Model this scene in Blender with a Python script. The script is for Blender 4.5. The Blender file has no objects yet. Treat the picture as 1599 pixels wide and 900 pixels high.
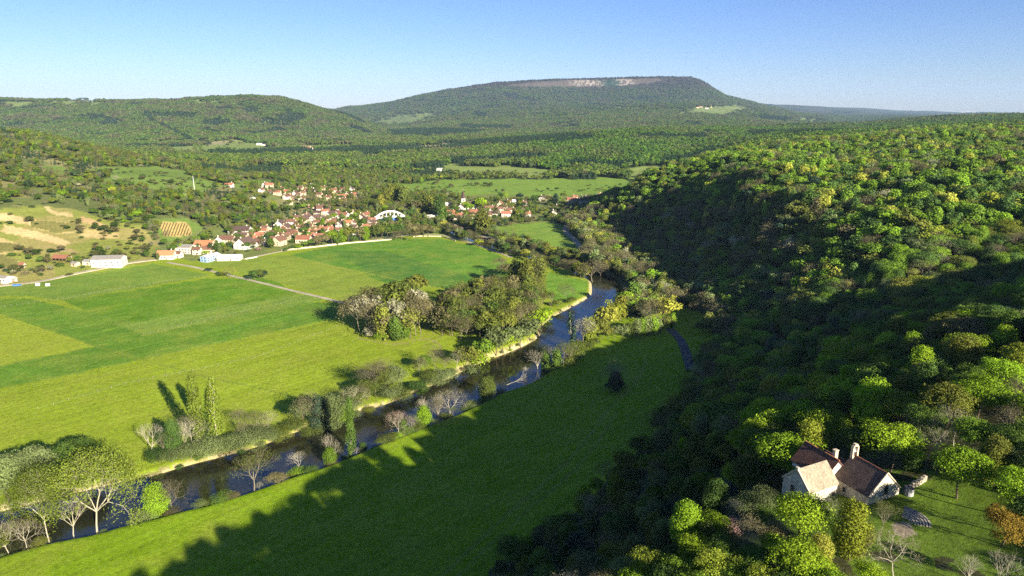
import bpy, math, random
import numpy as np
from math import radians, sin, cos, pi, tan, atan2, sqrt
random.seed(7)
rng = np.random.default_rng(11)
sc = bpy.context.scene
COL = sc.collection

# ------------------------------------------------------------------ camera geometry (survey of the place)
CAMH = 130.0
F = 1066.0
PIT = math.atan((450 - 170) / F)
CP, SP = cos(PIT), sin(PIT)

def ray(px, py):
    u = (px - 800) / F
    v = (450 - py) / F
    return u, CP + v * SP, -SP + v * CP

def m_of(py):
    v = (450 - py) / F
    return (-SP + v * CP) / (CP + v * SP)

def proj(x, y, z):
    d = y * CP + (CAMH - z) * SP
    up = y * SP - (CAMH - z) * CP
    d = np.where(d < 1e-3, 1e-3, d)
    return 800 + F * x / d, 450 - F * up / d

def flat(px, py, z=0.0):
    u, a, b = ray(px, py)
    t = (z - CAMH) / b
    return u * t, a * t

# ------------------------------------------------------------------ noise
def _hash(ix, iy, s):
    h = (ix.astype(np.int64) * 374761393 + iy.astype(np.int64) * 668265263 + s * 1442695041) & 0xffffffff
    h = ((h ^ (h >> 13)) * 1274126177) & 0xffffffff
    h = h ^ (h >> 16)
    return (h & 0xffff) / 65535.0

def vnoise(x, y, s=0):
    ix = np.floor(x); iy = np.floor(y)
    fx = x - ix; fy = y - iy
    fx = fx * fx * (3 - 2 * fx); fy = fy * fy * (3 - 2 * fy)
    a = _hash(ix, iy, s); b = _hash(ix + 1, iy, s); c = _hash(ix, iy + 1, s); d = _hash(ix + 1, iy + 1, s)
    return (a * (1 - fx) + b * fx) * (1 - fy) + (c * (1 - fx) + d * fx) * fy - 0.5

def fbm(x, y, o=4, s=0):
    r = 0; amp = 1.0
    for k in range(o):
        r = r + amp * vnoise(x, y, s + k * 17); x = x * 2.03 + 5.1; y = y * 2.03 - 3.7; amp *= 0.5
    return r

def sstep(a, b, x):
    t = np.clip((x - a) / (b - a), 0, 1)
    return t * t * (3 - 2 * t)

def inpoly(px, py, poly):
    px = np.asarray(px, float); py = np.asarray(py, float)
    res = np.zeros(px.shape, bool)
    n = len(poly)
    for i in range(n):
        x0, y0 = poly[i]; x1, y1 = poly[(i + 1) % n]
        if y0 == y1: continue
        c = ((y0 > py) != (y1 > py)) & (px < (x1 - x0) * (py - y0) / (y1 - y0) + x0)
        res ^= c
    return res

# ------------------------------------------------------------------ terrain
def fx(px, y):            # world x of picture column px at forward distance y (near the horizon)
    return (px - 800) / F * (CP * y + 28)

def zp(y, py):
    return CAMH + y * m_of(py)

NEAR = []
def W(*pts): NEAR.extend(pts)
# ridge under and beside the viewpoint (x, y, z)
W((-30, -80, 60), (30, -60, 64), (0, 0, 58), (-12, 18, 56), (38, 25, 61), (-35, -40, 58), (-75, -120, 55), (81, 80, 61), (110, 110, 62), (196, 205, 66), (150, 150, 63),
  (-55, 0, 18), (-95, 0, 2), (-125, 0, 0), (-160, -100, 0), (-200, -300, 0), (-100, -200, 30), (60, -200, 75),
  (-98, 50, 0), (-68, 100, 0), (-40, 140, 0), (-8, 171, 0), (21, 201, 0), (51, 245, 0), (80, 290, 1), (92, 327, 0), (105, 380, 0), (112, 420, 0), (118, 452, 0),
  (-20, 120, 10), (0, 135, 14), (22, 96, 49), (40, 92, 54.5), (2, 95, 38), (33, 102, 52), (30, 111, 48.5), (42, 116, 51), (27, 123, 37), (40, 128, 41), (23, 150, 18), (49, 116, 52), (66, 121, 53), (75, 112, 56), (90, 135, 56), (105, 160, 54), (45, 170, 28), (70, 165, 38), (45, 205, 14),
  (130, 168, 59), (160, 200, 60), (100, 190, 40), (75, 215, 22), (84, 250, 11), (130, 240, 38), (112, 285, 12), (160, 262, 34), (190, 240, 55), (180, 290, 34),
  (225, 306, 40), (215, 240, 60), (260, 260, 66), (320, 270, 76), (390, 200, 88), (300, 120, 82), (200, 100, 72), (150, 40, 70), (250, -50, 82), (400, 0, 98), (500, 300, 104), (120, -60, 70),
   (350, 330, 80), (600, 560, 98), (700, 200, 115), (800, 1200, 98), (420, 420, 90), (600, -200, 125), (300, -300, 105))
# second hill, by column
for px, L in {
    900: [(520, 0), (700, 0), (900, 0), (1150, 0)], 1030: [(480, 0), (545, 0)],
    800: [(300, 0), (500, 0), (700, 0), (950, 0), (1200, 0)],
    600: [(300, 0), (500, 0), (700, 0), (950, 0), (1250, 0)],
    500: [(620, 0), (750, 0), (880, 2), (1000, 6)],
    430: [(600, 0), (740, 0), (836, 3), (930, 12), (1050, 18)],
    350: [(550, 0), (690, 0), (770, 6), (850, 14), (1000, 28)],
    280: [(500, 0), (620, 0), (660, 2), (740, 14), (800, 22), (950, 36)],
    200: [(300, 0), (450, 0), (560, 0), (590, 2), (700, 20), (800, 31), (900, 38)],
    100: [(400, 0), (530, 0), (560, 3), (650, 18), (800, 42), (900, 50)],
    0: [(250, 0), (400, 0), (500, 0), (540, 4), (620, 20), (800, 55), (900, 66)],
    -150: [(300, 0), (450, 0), (500, 6), (600, 28), (800, 68), (900, 82)],
    -400: [(250, 0), (400, 2), (600, 50), (900, 110)],
}.items():
    for y, z in L: W((fx(px, y), y, z))
W((118, 480, 0), (133, 480, 4), (133, 560, 3), (126, 660, 2), (100, 720, 1), (78, 780, 2), (55, 860, 0), (40, 930, 0), (60, 1000, 0), (100, 950, 4), (150, 1000, 10), (200, 1060, 14), (130, 1150, 2), (300, 1250, 34), (450, 1300, 58),
  (142, 660, 9), (172, 660, 42), (203, 660, 66), (240, 660, 74), (320, 660, 79), (146, 560, 9), (178, 560, 43), (208, 560, 67), (245, 560, 74), (330, 560, 82), (143, 480, 8), (172, 480, 38), (202, 480, 63), (250, 480, 73), (350, 480, 86),
  (135, 400, 6), (160, 400, 20), (190, 400, 45), (222, 400, 64), (300, 400, 80), (165, 340, 24), (200, 340, 40), (240, 340, 55), (300, 345, 70), (280, 300, 60),
  (125, 780, 24), (150, 780, 42), (180, 780, 56), (250, 780, 70), (350, 780, 78), (190, 830, 56), (237, 850, 64), (300, 900, 72), (390, 960, 79), (500, 1010, 82), (620, 1080, 88), (230, 950, 40), (330, 1050, 55), (520, 760, 90), (450, 600, 88), (700, 700, 102))
W((-250, 150, 0), (-350, 50, 0), (-350, 250, 0), (-500, 150, 20), (-300, -200, 0), (-600, -100, 60), (-100, 250, 0), (-30, 230, 0), (0, 300, 0), (40, 350, 0), (-400, 380, 0), (30, 420, 0))
NP = np.array(NEAR, float)
def _tps_fit(P, lam=0.4):
    n = len(P); S = 300.0
    X = P[:, :2] / S
    d2 = ((X[:, None] - X[None]) ** 2).sum(-1)
    K = 0.5 * d2 * np.log(d2 + 1e-12) + np.eye(n) * lam * 0.002
    A = np.zeros((n + 3, n + 3)); A[:n, :n] = K; A[:n, n] = 1; A[:n, n + 1:] = X; A[n, :n] = 1; A[n + 1:, :n] = X.T
    b = np.zeros(n + 3); b[:n] = P[:, 2]
    return np.linalg.solve(A, b)
TW = _tps_fit(NP)
def tps(x, y):
    out = np.empty(x.shape)
    S = 300.0; X = NP[:, :2] / S
    xf = x.ravel() / S; yf = y.ravel() / S; of = np.empty(xf.shape)
    for i in range(0, len(xf), 60000):
        a = xf[i:i + 60000]; b = yf[i:i + 60000]
        d2 = (a[:, None] - X[None, :, 0]) ** 2 + (b[:, None] - X[None, :, 1]) ** 2
        of[i:i + 60000] = (0.5 * d2 * np.log(d2 + 1e-12)) @ TW[:-3] + TW[-3] + TW[-2] * a + TW[-1] * b
    return of.reshape(x.shape)

# far country: columns of (forward distance, 'p' picture row | 'z' height)
FAR = {
 -300: "900z95 1300z120 1800z80 2600z20 3300p195 4000p155 6000z200 9000z200 17000z230",
 -150: "900z82 1300z104 1800z62 2600z10 3300p198 4000p155 6000z190 9000z190 17000z220",
 0: "900z66 1250p203 1700z60 2300z10 2700z5 3300p200 4000p158 5500z190 9000z190 17000z220",
 60: "900z58 1230p208 1700z50 2300z6 2700z5 3300p200 4000p159 5500z190 9000z190 17000z220",
 150: "900z48 1200p229 1600z25 2300z5 2700z3 3300p200 4000p160 5500z190 9000z190 17000z220",
 240: "900z34 1150p250 1600z18 2300z3 2700z3 3300p195 4000p158 5500z190 9000z190 17000z220",
 300: "900z30 1150p260 1600z12 2300z3 2700z3 3300p195 4000p155 5500z190 9000z190 17000z200",
 400: "900z10 1150p280 1600z8 2300z2 2700z5 3300p205 4000p155 4500z185 9000z150 17000z170",
 440: "900z6 1150z12 1600z6 2300z2 2700z5 3300p207 4000p157 4600z180 9000z130 17000z150",
 465: "900z5 1150z10 1600z6 2300z2 2700z5 3300p209 4000p163 4600z150 9000z110 17000z110",
 500: "900z3 1150z6 1600z5 2300z2 2700z5 3300p212 4000p172 4600z100 7000z60 9000z80 16000p169.5 17000z100",
 540: "900z0 1150z1 1600z3 2300z2 2700z5 3300p214 4000p180 4600z70 6000z60 7000p180 8000p169 9500z100 17000z100",
 580: "900z0 1600z0 2500z3 3300p217 4000p196 4700z20 6000p192 7000p178 8000p165 9500z150 17000z150",
 615: "900z0 1600z0 2500z3 3300p220 4000p207 5000p203 6000p190 7000p178 8000p160 9500z200 17000z150",
 650: "900z0 1600z0 2500z5 3300p216 4000p205 5000p197 6000p187 7000p170 8000p151 9500z250 17000z150",
 700: "900z0 1700z0 2000z3 2500z6 3000z3 3600p209 4500p196 5500p184 6300p180 7000p166 7600p151 8000p141 9500z350 17000z150",
 775: "900z0 1700z0 2400p220 3000z8 3600p208 4500p194 5500p181 6300p174 7000p160 7600p143 7900p135 8000p131 9500z380 17000z150",
 850: "900z0 1550z0 2300p216 3000z12 3600p207 4500p190 5500p175 6300p169 7000p159 7600p145 7850p137.5 7890p128 8000p126 9500z400 17000z150",
 900: "900z0 1530z0 2250p212 3000z20 3600p205 4500p187 5500p172 6300p167 7000p160 7600p146 7850p137 7890p126.5 8000p125 9500z400 17000z150",
 960: "900z2 1150z0 1530z0 2200p209 3000z25 3600z30 4500p184 5400p168 6300p166 7000p158 7600p143 7850p136 7890p125 8000p123 9500z400 17000z150",
 1000: "900z6 1150z3 1500z0 2200p208 2700z45 3500z40 4500p182 5300p165 5800p166 6500p164 7000p156 7600p141 7850p133 7890p124 8000p121.5 9500z400 17000z150",
 1040: "900z30 1000z14 1250z8 1550z5 2200p209 2700z45 3500z40 4500p180 5300p166 6500p165 7000p154 7600p137 7850p127 8000p120.5 9500z400 17000z150",
 1075: "900z50 1050z24 1300z14 1600z12 2200p211 2700z48 3500z40 4500p180 5300p167 6500p165 7000p152 7600p132 7850p124 8000p121 9500z400 17000z150",
 1095: "900z58 1100z34 1300z20 1650z22 2200p211 2700z50 3500z40 4500p181 5300p169 6500p165 7000p153 7600p135 8000p128 9500z300 17000z150",
 1130: "900z68 1150z44 1400z38 1700z35 2200p211 2700z50 3500z40 4500p184 5300p174 6500p166 7000p160 8000p149 9500z200 13000p162.5 17000z150",
 1180: "900z74 1100z60 1400z55 1700z50 2200p212 2700z50 3500z40 4500p189 5300p180 6500p173 7000p168 8000p162 9500z100 13000p162 17000z150",
 1250: "900z76 1000z78 1400z62 1800z60 2300p212 2800z60 3500z40 4500p199 5500p189 7000p180 8000p178 10000z60 13000p165 17000z150",
 1330: "900z66 1030z80 1400z70 1800z65 2400p208 2800z60 3500z50 4500p204 6000p194 7000p192 9000z50 13000p171.5 17000z150",
 1400: "900z72 1050z82 1400z76 1800z70 2450p201 3000z75 4500z50 6000z40 9000z40 13000p177 17000z100",
 1470: "900z78 1100z88 1400z80 1800z76 2500p195 3000z90 4500z60 6000z40 9000z40 13000p178 17000z100",
 1500: "900z80 1100z90 1400z84 1800z80 2500p193 3000z90 4500z60 6000z50 8500z60 9000p178 9500z60 13000p180 17000z90",
 1540: "900z82 1120z91 1400z86 1800z82 2550p191 3000z95 4500z60 6000z50 8500z70 9000p176 9500z60 13000p178 17000z90",
 1600: "900z86 1150z92 1400z88 1800z86 2600p187 3000z95 4500z70 6000z50 8500z60 9000p183 9500z60 13000p178.5 17000z90",
 1750: "900z92 1200z98 1400z94 1800z95 2600p183 3500z95 6000z60 9000z60 13000p178 17000z90",
 1900: "900z98 1200z104 1800z100 2600p180 3500z100 6000z60 9000z60 13000p178 17000z90",
}
LY0, LY1, NR = math.log(700), math.log(17500), 700
_cols = sorted(FAR); _tab = []
for c in _cols:
    ys, zs = [], []
    for tok in FAR[c].split():
        k = 'p' if 'p' in tok else 'z'
        a, b = tok.split(k); a = float(a); b = float(b)
        ys.append(math.log(a)); zs.append(b if k == 'z' else zp(a, b))
    _tab.append(np.interp(np.linspace(LY0, LY1, NR), ys, zs))
_tab = np.array(_tab)
_k = np.exp(-0.5 * (np.arange(-6, 7) / 2.2) ** 2); _k /= _k.sum()
_pad = np.pad(_tab, ((0, 0), (6, 6)), mode='edge')
_sm = np.array([np.convolve(r, _k, 'valid') for r in _pad])
_w = (np.linspace(LY0, LY1, NR) > math.log(7500)) & (np.linspace(LY0, LY1, NR) < math.log(8200))
_tab = np.where(_w[None], _tab, _sm)
_colx = np.linspace(_cols[0], _cols[-1], 440)
_TB = np.array([np.interp(_colx, _cols, _tab[:, j]) for j in range(NR)]).T
def farz(x, y):
    yy = np.maximum(y, 701.0)
    c = 800 + F * x / (CP * yy + 28)
    ci = np.clip((c - _colx[0]) / (_colx[1] - _colx[0]), 0, len(_colx) - 1.001)
    ri = np.clip((np.log(yy) - LY0) / (LY1 - LY0) * (NR - 1), 0, NR - 1.001)
    i = ci.astype(int); j = ri.astype(int); a = ci - i; b = ri - j
    return (_TB[i, j] * (1 - a) + _TB[i + 1, j] * a) * (1 - b) + (_TB[i, j + 1] * (1 - a) + _TB[i + 1, j + 1] * a) * b

# river: pairs of picture points on the flat valley floor, far bank / near bank
FARB = [(-420, 900), (-200, 846), (0, 797), (60, 783), (130, 765), (200, 749), (242, 741), (291, 726), (359, 709), (415, 692), (453, 677), (495, 662), (527, 653), (560, 642), (596, 632), (622, 623),
        (668, 604), (712, 584), (752, 564), (804, 545), (846, 523), (857, 500), (900, 476), (926, 461), (929, 447), (926, 437), (912, 429), (893, 421), (862, 411), (825, 401), (790, 391), (755, 381), (722, 369), (697, 357), (668, 347), (628, 341), (590, 339), (560, 338), (520, 333), (470, 326)]
NEARB = [(-420, 985), (-200, 925), (0, 860), (75, 839), (110, 832), (151, 824), (190, 813), (234, 803), (290, 788), (325, 780), (378, 764), (420, 750), (453, 738), (500, 724), (545, 708), (580, 694),
         (652, 666), (724, 636), (776, 611), (822, 594), (862, 571), (892, 544), (926, 502), (950, 484), (974, 466), (968, 444), (950, 428), (918, 418), (882, 408), (842, 397), (808, 387), (774, 377), (742, 362), (716, 351), (684, 341), (640, 334.5), (600, 333), (566, 332), (528, 327), (476, 320.5)]
RA = np.array([flat(*p) for p in FARB]); RB = np.array([flat(*p) for p in NEARB])
def _dens(P, n=8):
    # Catmull-Rom
    out = []
    for i in range(len(P) - 1):
        p0 = P[max(i - 1, 0)]; p1 = P[i]; p2 = P[i + 1]; p3 = P[min(i + 2, len(P) - 1)]
        for k in range(n):
            t = k / n
            out.append(0.5 * ((2 * p1) + (-p0 + p2) * t + (2 * p0 - 5 * p1 + 4 * p2 - p3) * t * t + (-p0 + 3 * p1 - 3 * p2 + p3) * t ** 3))
    out.append(P[-1]); return np.array(out)
RAD, RBD = _dens(RA), _dens(RB)
RPOLY = [tuple(p) for p in RAD] + [tuple(p) for p in RBD[::-1]]
def segdist(x, y, P):
    d = np.full(x.shape, 1e9)
    for i in range(len(P) - 1):
        ax, ay = P[i]; bx, by = P[i + 1]
        L = (bx - ax) ** 2 + (by - ay) ** 2
        t = np.clip(((x - ax) * (bx - ax) + (y - ay) * (by - ay)) / L, 0, 1)
        d = np.minimum(d, (x - ax - t * (bx - ax)) ** 2 + (y - ay - t * (by - ay)) ** 2)
    return np.sqrt(d)
_bb = (min(p[0] for p in RPOLY) - 30, max(p[0] for p in RPOLY) + 30, min(p[1] for p in RPOLY) - 30, max(p[1] for p in RPOLY) + 30)
def riverd(x, y):
    """signed distance to the water's edge (negative in the water), capped at 30"""
    d = np.full(x.shape, 30.0)
    m = (x > _bb[0]) & (x < _bb[1]) & (y > _bb[2]) & (y < _bb[3])
    if m.any():
        xs, ys = x[m], y[m]
        r = np.minimum(segdist(xs, ys, RAD[::2]), segdist(xs, ys, RBD[::2]))
        ins = inpoly(xs, ys, RPOLY)
        d[m] = np.where(ins, -r, np.minimum(r, 30))
    return d

def Hbase(x, y):
    x = np.asarray(x, float); y = np.asarray(y, float)
    zn = tps(x, y)
    w = sstep(900, 1250, y)
    z = zn * (1 - w)
    if (w > 0).any(): z = z + farz(x, y) * w
    # outside the surveyed strip fall back to gentle high ground
    r = np.sqrt(x * x + y * y)
    wo = sstep(700, 1100, r) * (1 - sstep(-0.1, 0.35, y / (r + 1)))
    z = z * (1 - wo) + (60 + 40 * vnoise(x / 900, y / 900, 3)) * wo
    z = np.maximum(z, 0)
    hill = sstep(2, 25, z)
    rib = sstep(80, 150, x) * sstep(280, 380, y) * (1 - sstep(900, 1050, y)) * hill
    z = z + rib * 9 * (fbm(x / 70 + y / 160, y / 55 - x / 260, 2, 71))
    z = z + hill * (fbm(x / 130, y / 130, 4, 5) * np.clip(z, 0, 60) * 0.13)
    farw = sstep(1200, 4000, y)
    a = farw * hill * fbm(x / 700, y / 700, 5, 9) * np.clip(z, 0, 160) * (0.16 + .14 * sstep(4800, 6200, y))
    z = z + a
    crest = sstep(7000, 7800, y) * (1 - sstep(8300, 9000, y))
    z = z - a * crest * 0.75
    return np.maximum(z, 0)

def H(x, y, carve=True):
    x = np.asarray(x, float); y = np.asarray(y, float)
    z = Hbase(x, y)
    low = 1 - sstep(1, 6, z)
    z = z + low * 0.35 * fbm(x / 40, y / 40, 2, 31)
    if carve:
        d = riverd(x, y)
        k = sstep(4.5, -2.0, d)
        z = z * (1 - k) - 4.5 * k
    return z

def at(px, py, tmin=60.0, tmax=16000.0):
    u, a, b = ray(px, py)
    t = np.geomspace(tmin, tmax, 420)
    d = CAMH + b * t - H(u * t, a * t, False)
    i = np.argmax(d < 0)
    if not (d < 0).any(): t0 = tmax
    elif i == 0: t0 = t[0]
    else:
        lo, hi = t[i - 1], t[i]
        tt = np.linspace(lo, hi, 24); dd = CAMH + b * tt - H(u * tt, a * tt, False)
        t0 = tt[np.argmax(dd < 0)]
    return float(u * t0), float(a * t0), float(H(np.array([u * t0]), np.array([a * t0]))[0])

def hz(x, y): return float(H(np.array([x]), np.array([y]))[0])

# ------------------------------------------------------------------ land cover (picture polygons classify the surveyed ground)
OPEN = {
 'valley': [(-900, 1400), (-900, 445), (0, 447), (60, 441), (130, 428), (240, 409), (262, 404), (300, 400), (330, 399), (390, 390), (450, 384), (560, 371), (640, 366), (700, 366), (760, 380), (830, 404), (862, 411), (905, 427), (929, 440), (960, 470), (950, 490), (1000, 498), (1062, 478), (1105, 492), (1118, 540), (1092, 580), (1062, 640), (1003, 700), (900, 800), (765, 890), (600, 1400)],
 'across': [(745, 366), (790, 352), (862, 344), (888, 352), (906, 384), (905, 404), (850, 388), (800, 377)],
 'beyond': [(605, 287), (740, 281), (860, 279), (1000, 281), (1000, 300), (940, 312), (905, 314), (760, 310), (690, 306), (620, 302)],
 'bey2': [(680, 257), (800, 260), (905, 265), (880, 277), (690, 272)],
 'bey3': [(965, 269), (1055, 259), (1050, 274), (975, 283)],
 'bey4': [(560, 246), (600, 243), (610, 248), (580, 251)],
 'flat_left': [(205, 230), (300, 227), (360, 221), (440, 226), (430, 238), (300, 243)],
 'flat_mid': [(430, 226), (500, 224), (560, 228), (500, 236)],
 'clearing': [(150, 264), (235, 261), (300, 272), (345, 285), (320, 300), (225, 294), (155, 284)],
 'clear2': [(80, 262), (120, 262), (110, 270), (85, 270)],
 'clear3': [(360, 285), (420, 282), (430, 290), (370, 293)],
 'vines': [(-300, 345), (0, 326), (60, 319), (130, 328), (170, 345), (222, 352), (240, 372), (262, 396), (235, 410), (130, 428), (60, 441), (0, 447), (-300, 455)],
 'vine2': [(240, 345), (300, 343), (318, 366), (300, 378), (255, 378)],
 'mtn1': [(566, 193), (620, 181), (692, 177), (665, 192), (600, 198)],
 'mtn2': [(1050, 180), (1090, 168), (1150, 163), (1195, 172), (1130, 181)],
 'mtn3': [(940, 167), (1000, 162), (1020, 166), (960, 172)],
 'mtn4': [(1240, 183), (1290, 188), (1280, 194), (1230, 189)],
 'top': [(80, 156), (190, 155), (170, 163), (90, 165)], 'top2': [(0, 160), (60, 160), (50, 170), (0, 170)],
 'top3': [(300, 158), (345, 157), (335, 162), (300, 163)],
 'pale1': [(625, 233), (690, 223), (738, 221), (700, 232)], 'pale2': [(190, 222), (300, 219), (290, 225), (200, 227)], 'pale3': [(318, 221), (362, 219), (360, 226), (320, 227)],
 'rightgrass': [(1118, 386), (1175, 378), (1160, 390), (1125, 395)],
}
VILL = {
 'v_main': [(236, 392), (330, 352), (400, 340), (470, 330), (560, 325), (618, 345), (640, 368), (560, 376), (450, 390), (390, 404), (300, 408)],
 'v_up': [(405, 290), (470, 286), (562, 292), (565, 325), (470, 332), (410, 318)],
 'v_east': [(690, 312), (760, 303), (860, 308), (940, 302), (960, 318), (880, 345), (790, 352), (735, 352), (690, 340)],
}
def spurgrass(x, y, z):
    return (((x - 72) / 22) ** 2 + ((y - 108) / 24.0) ** 2 < 1) & (z > 48)
def clearing(x, y):
    # grass around the chapel: an ellipse plus an open strip to its right
    a = ((x - 65) / 13.5) ** 2 + ((y - 122) / 11.0) ** 2 < 1
    b = ((x - 79) / 10) ** 2 + ((y - 112) / 7.0) ** 2 < 1
    return a | b

def opened(x, y, z):
    px, py = proj(x, y, z)
    py0 = py; far_ = sstep(560, 800, y); jx = fbm(x / 60, y / 60, 3, 61); jy = fbm(x / 45, y / 90, 3, 62)
    px = px + far_ * 34 * jx; py = py + far_ * 7 * jy
    o = np.zeros(px.shape, bool)
    for k, p in OPEN.items():
        o |= inpoly(px, py, p)
    return o & (y > 40)
def village(x, y, z):
    px, py = proj(x, y, z)
    o = np.zeros(px.shape, bool)
    for p in VILL.values(): o |= inpoly(px, py, p)
    return o

# ------------------------------------------------------------------ object helpers
def tag(o, label=None, cat=None, group=None, kind=None):
    if label: o['label'] = label
    if cat: o['category'] = cat
    if group: o['group'] = group
    if kind: o['kind'] = kind
    return o
def link(o, parent=None):
    COL.objects.link(o)
    if parent: o.parent = parent
    return o
def empty(name, loc=(0, 0, 0), rz=0, s=1.0):
    o = bpy.data.objects.new(name, None); o.location = loc; o.rotation_euler = (0, 0, rz); o.scale = (s, s, s) if not isinstance(s, tuple) else s
    o.empty_display_size = 0.5
    return link(o)
def mesh_np(name, V, Fc, mats=(), smooth=False, midx=None):
    me = bpy.data.meshes.new(name)
    V = np.asarray(V, np.float32)
    if isinstance(Fc, np.ndarray):
        n, k = Fc.shape
        me.vertices.add(len(V)); me.vertices.foreach_set('co', V.ravel())
        me.loops.add(n * k); me.loops.foreach_set('vertex_index', Fc.astype(np.int32).ravel())
        me.polygons.add(n); me.polygons.foreach_set('loop_start', np.arange(n, dtype=np.int32) * k)
        me.update(calc_edges=True)
    else:
        me.from_pydata([tuple(map(float, v)) for v in V], [], [tuple(map(int, f)) for f in Fc]); me.update()
    for m in mats: me.materials.append(m)
    if midx is not None: me.polygons.foreach_set('material_index', np.asarray(midx, np.int32))
    if smooth: me.polygons.foreach_set('use_smooth', np.ones(len(me.polygons), bool))
    return me
def mobj(name, me, parent=None, loc=(0, 0, 0), rz=0):
    o = bpy.data.objects.new(name, me); o.location = loc; o.rotation_euler = (0, 0, rz)
    return link(o, parent)

class MB:
    def __init__(s): s.v = []; s.f = []
    def add(s, v, f):
        b = len(s.v); s.v += list(v); s.f += [tuple(i + b for i in q) for q in f]
    def box(s, c, d, rz=0.0):
        hx, hy, hz_ = d[0] / 2, d[1] / 2, d[2] / 2
        cr, sr = cos(rz), sin(rz); v = []
        for z in (-hz_, hz_):
            for x, y in ((-hx, -hy), (hx, -hy), (hx, hy), (-hx, hy)):
                v.append((c[0] + x * cr - y * sr, c[1] + x * sr + y * cr, c[2] + z))
        s.add(v, [(3, 2, 1, 0), (4, 5, 6, 7), (0, 1, 5, 4), (1, 2, 6, 5), (2, 3, 7, 6), (3, 0, 4, 7)]); return s
    def prism(s, pts, axis, a, b):
        """extrude a 2-D outline; axis 'x' or 'y'"""
        n = len(pts); v = []
        for t in (a, b):
            for p, q in pts: v.append((t, p, q) if axis == 'x' else (p, t, q))
        f = [tuple(range(n))[::-1], tuple(range(n, 2 * n))] + [(i, (i + 1) % n, n + (i + 1) % n, n + i) for i in range(n)]
        s.add(v, f); return s
    def tube(s, p, q, r0, r1, n=6):
        p = np.array(p, float); q = np.array(q, float); d = q - p; L = np.linalg.norm(d) + 1e-9; d /= L
        u = np.cross(d, (0, 0, 1) if abs(d[2]) < .9 else (1, 0, 0)); u /= np.linalg.norm(u); w = np.cross(d, u)
        v = []
        for c, r in ((p, r0), (q, r1)):
            for k in range(n):
                a = 2 * pi * k / n; v.append(tuple(c + r * (cos(a) * u + sin(a) * w)))
        s.add(v, [(k, (k + 1) % n, n + (k + 1) % n, n + k) for k in range(n)] + [tuple(range(n))[::-1], tuple(range(n, 2 * n))]); return s
    def mesh(s, name, mat, smooth=False):
        me = mesh_np(name, s.v, s.f, [mat] if mat else (), smooth)
        import bmesh
        bm = bmesh.new(); bm.from_mesh(me); bmesh.ops.recalc_face_normals(bm, faces=bm.faces); bm.to_mesh(me); bm.free()
        return me
    def build(s, name, mat, parent=None, loc=(0, 0, 0), rz=0, smooth=False):
        return mobj(name, s.mesh(name, mat, smooth), parent, loc, rz)

# ------------------------------------------------------------------ materials
def mat(name, rough=0.9, spec=0.2):
    m = bpy.data.materials.new(name); m.use_nodes = True
    nt = m.node_tree; b = nt.nodes['Principled BSDF']
    b.inputs['Roughness'].default_value = rough; b.inputs['Specular IOR Level'].default_value = spec
    return m, nt, b
def N(nt, t, **kw):
    n = nt.nodes.new(t)
    for k, v in kw.items():
        if k.startswith('i_'): n.inputs[k[2:].replace('_', ' ')].default_value = v
        else: setattr(n, k, v)
    return n
def noise(nt, vec, scale, detail=3, rough=0.6):
    n = N(nt, 'ShaderNodeTexNoise'); n.inputs['Scale'].default_value = scale; n.inputs['Detail'].default_value = detail; n.inputs['Roughness'].default_value = rough
    nt.links.new(vec, n.inputs['Vector']); return n.outputs['Fac']
def ramp(nt, fac, a, b, lo=0.3, hi=0.7):
    n = N(nt, 'ShaderNodeMapRange'); n.inputs['From Min'].default_value = lo; n.inputs['From Max'].default_value = hi
    n.inputs['To Min'].default_value = a; n.inputs['To Max'].default_value = b
    nt.links.new(fac, n.inputs['Value']); return n.outputs['Result']
def mathn(nt, op, a, b=None):
    n = N(nt, 'ShaderNodeMath', operation=op)
    for i, v in enumerate((a, b)):
        if v is None: continue
        if isinstance(v, (int, float)): n.inputs[i].default_value = v
        else: nt.links.new(v, n.inputs[i])
    return n.outputs[0]
def vscale(nt, col, fac):
    n = N(nt, 'ShaderNodeVectorMath', operation='SCALE')
    if isinstance(col, (tuple, list)): n.inputs[0].default_value = col[:3]
    else: nt.links.new(col, n.inputs[0])
    if isinstance(fac, (int, float)): n.inputs['Scale'].default_value = fac
    else: nt.links.new(fac, n.inputs['Scale'])
    return n.outputs[0]
def mix(nt, fac, a, b):
    n = N(nt, 'ShaderNodeMix', data_type='RGBA')
    if isinstance(fac, (int, float)): n.inputs[0].default_value = fac
    else: nt.links.new(fac, n.inputs[0])
    for s, v in ((n.inputs[6], a), (n.inputs[7], b)):
        if isinstance(v, (tuple, list)): s.default_value = (*v[:3], 1)
        else: nt.links.new(v, s)
    return n.outputs[2]
def geo(nt): return N(nt, 'ShaderNodeNewGeometry').outputs['Position']
def objco(nt): return N(nt, 'ShaderNodeTexCoord').outputs['Object']
def simple(name, col, rough=0.85, var=0.25, scale=1.5, spec=0.2, bump=0.0, rnd=0.0, second=None):
    m, nt, b = mat(name, rough, spec)
    co = objco(nt)
    f = ramp(nt, noise(nt, co, scale, 5, .65), 1 - var, 1 + var)
    c = mix(nt, ramp(nt, noise(nt, co, scale * .37, 3), 0, 1, .4, .6), col, second or tuple(k * .85 for k in col))
    if rnd:
        f = mathn(nt, 'MULTIPLY', f, ramp(nt, N(nt, 'ShaderNodeObjectInfo').outputs['Random'], 1 - rnd, 1 + rnd, 0, 1))
    nt.links.new(vscale(nt, c, f), b.inputs['Base Color'])
    if bump:
        bp = N(nt, 'ShaderNodeBump'); bp.inputs['Strength'].default_value = bump; bp.inputs['Distance'].default_value = .05
        nt.links.new(noise(nt, co, scale * 6, 3), bp.inputs['Height']); nt.links.new(bp.outputs[0], b.inputs['Normal'])
    return m
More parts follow.
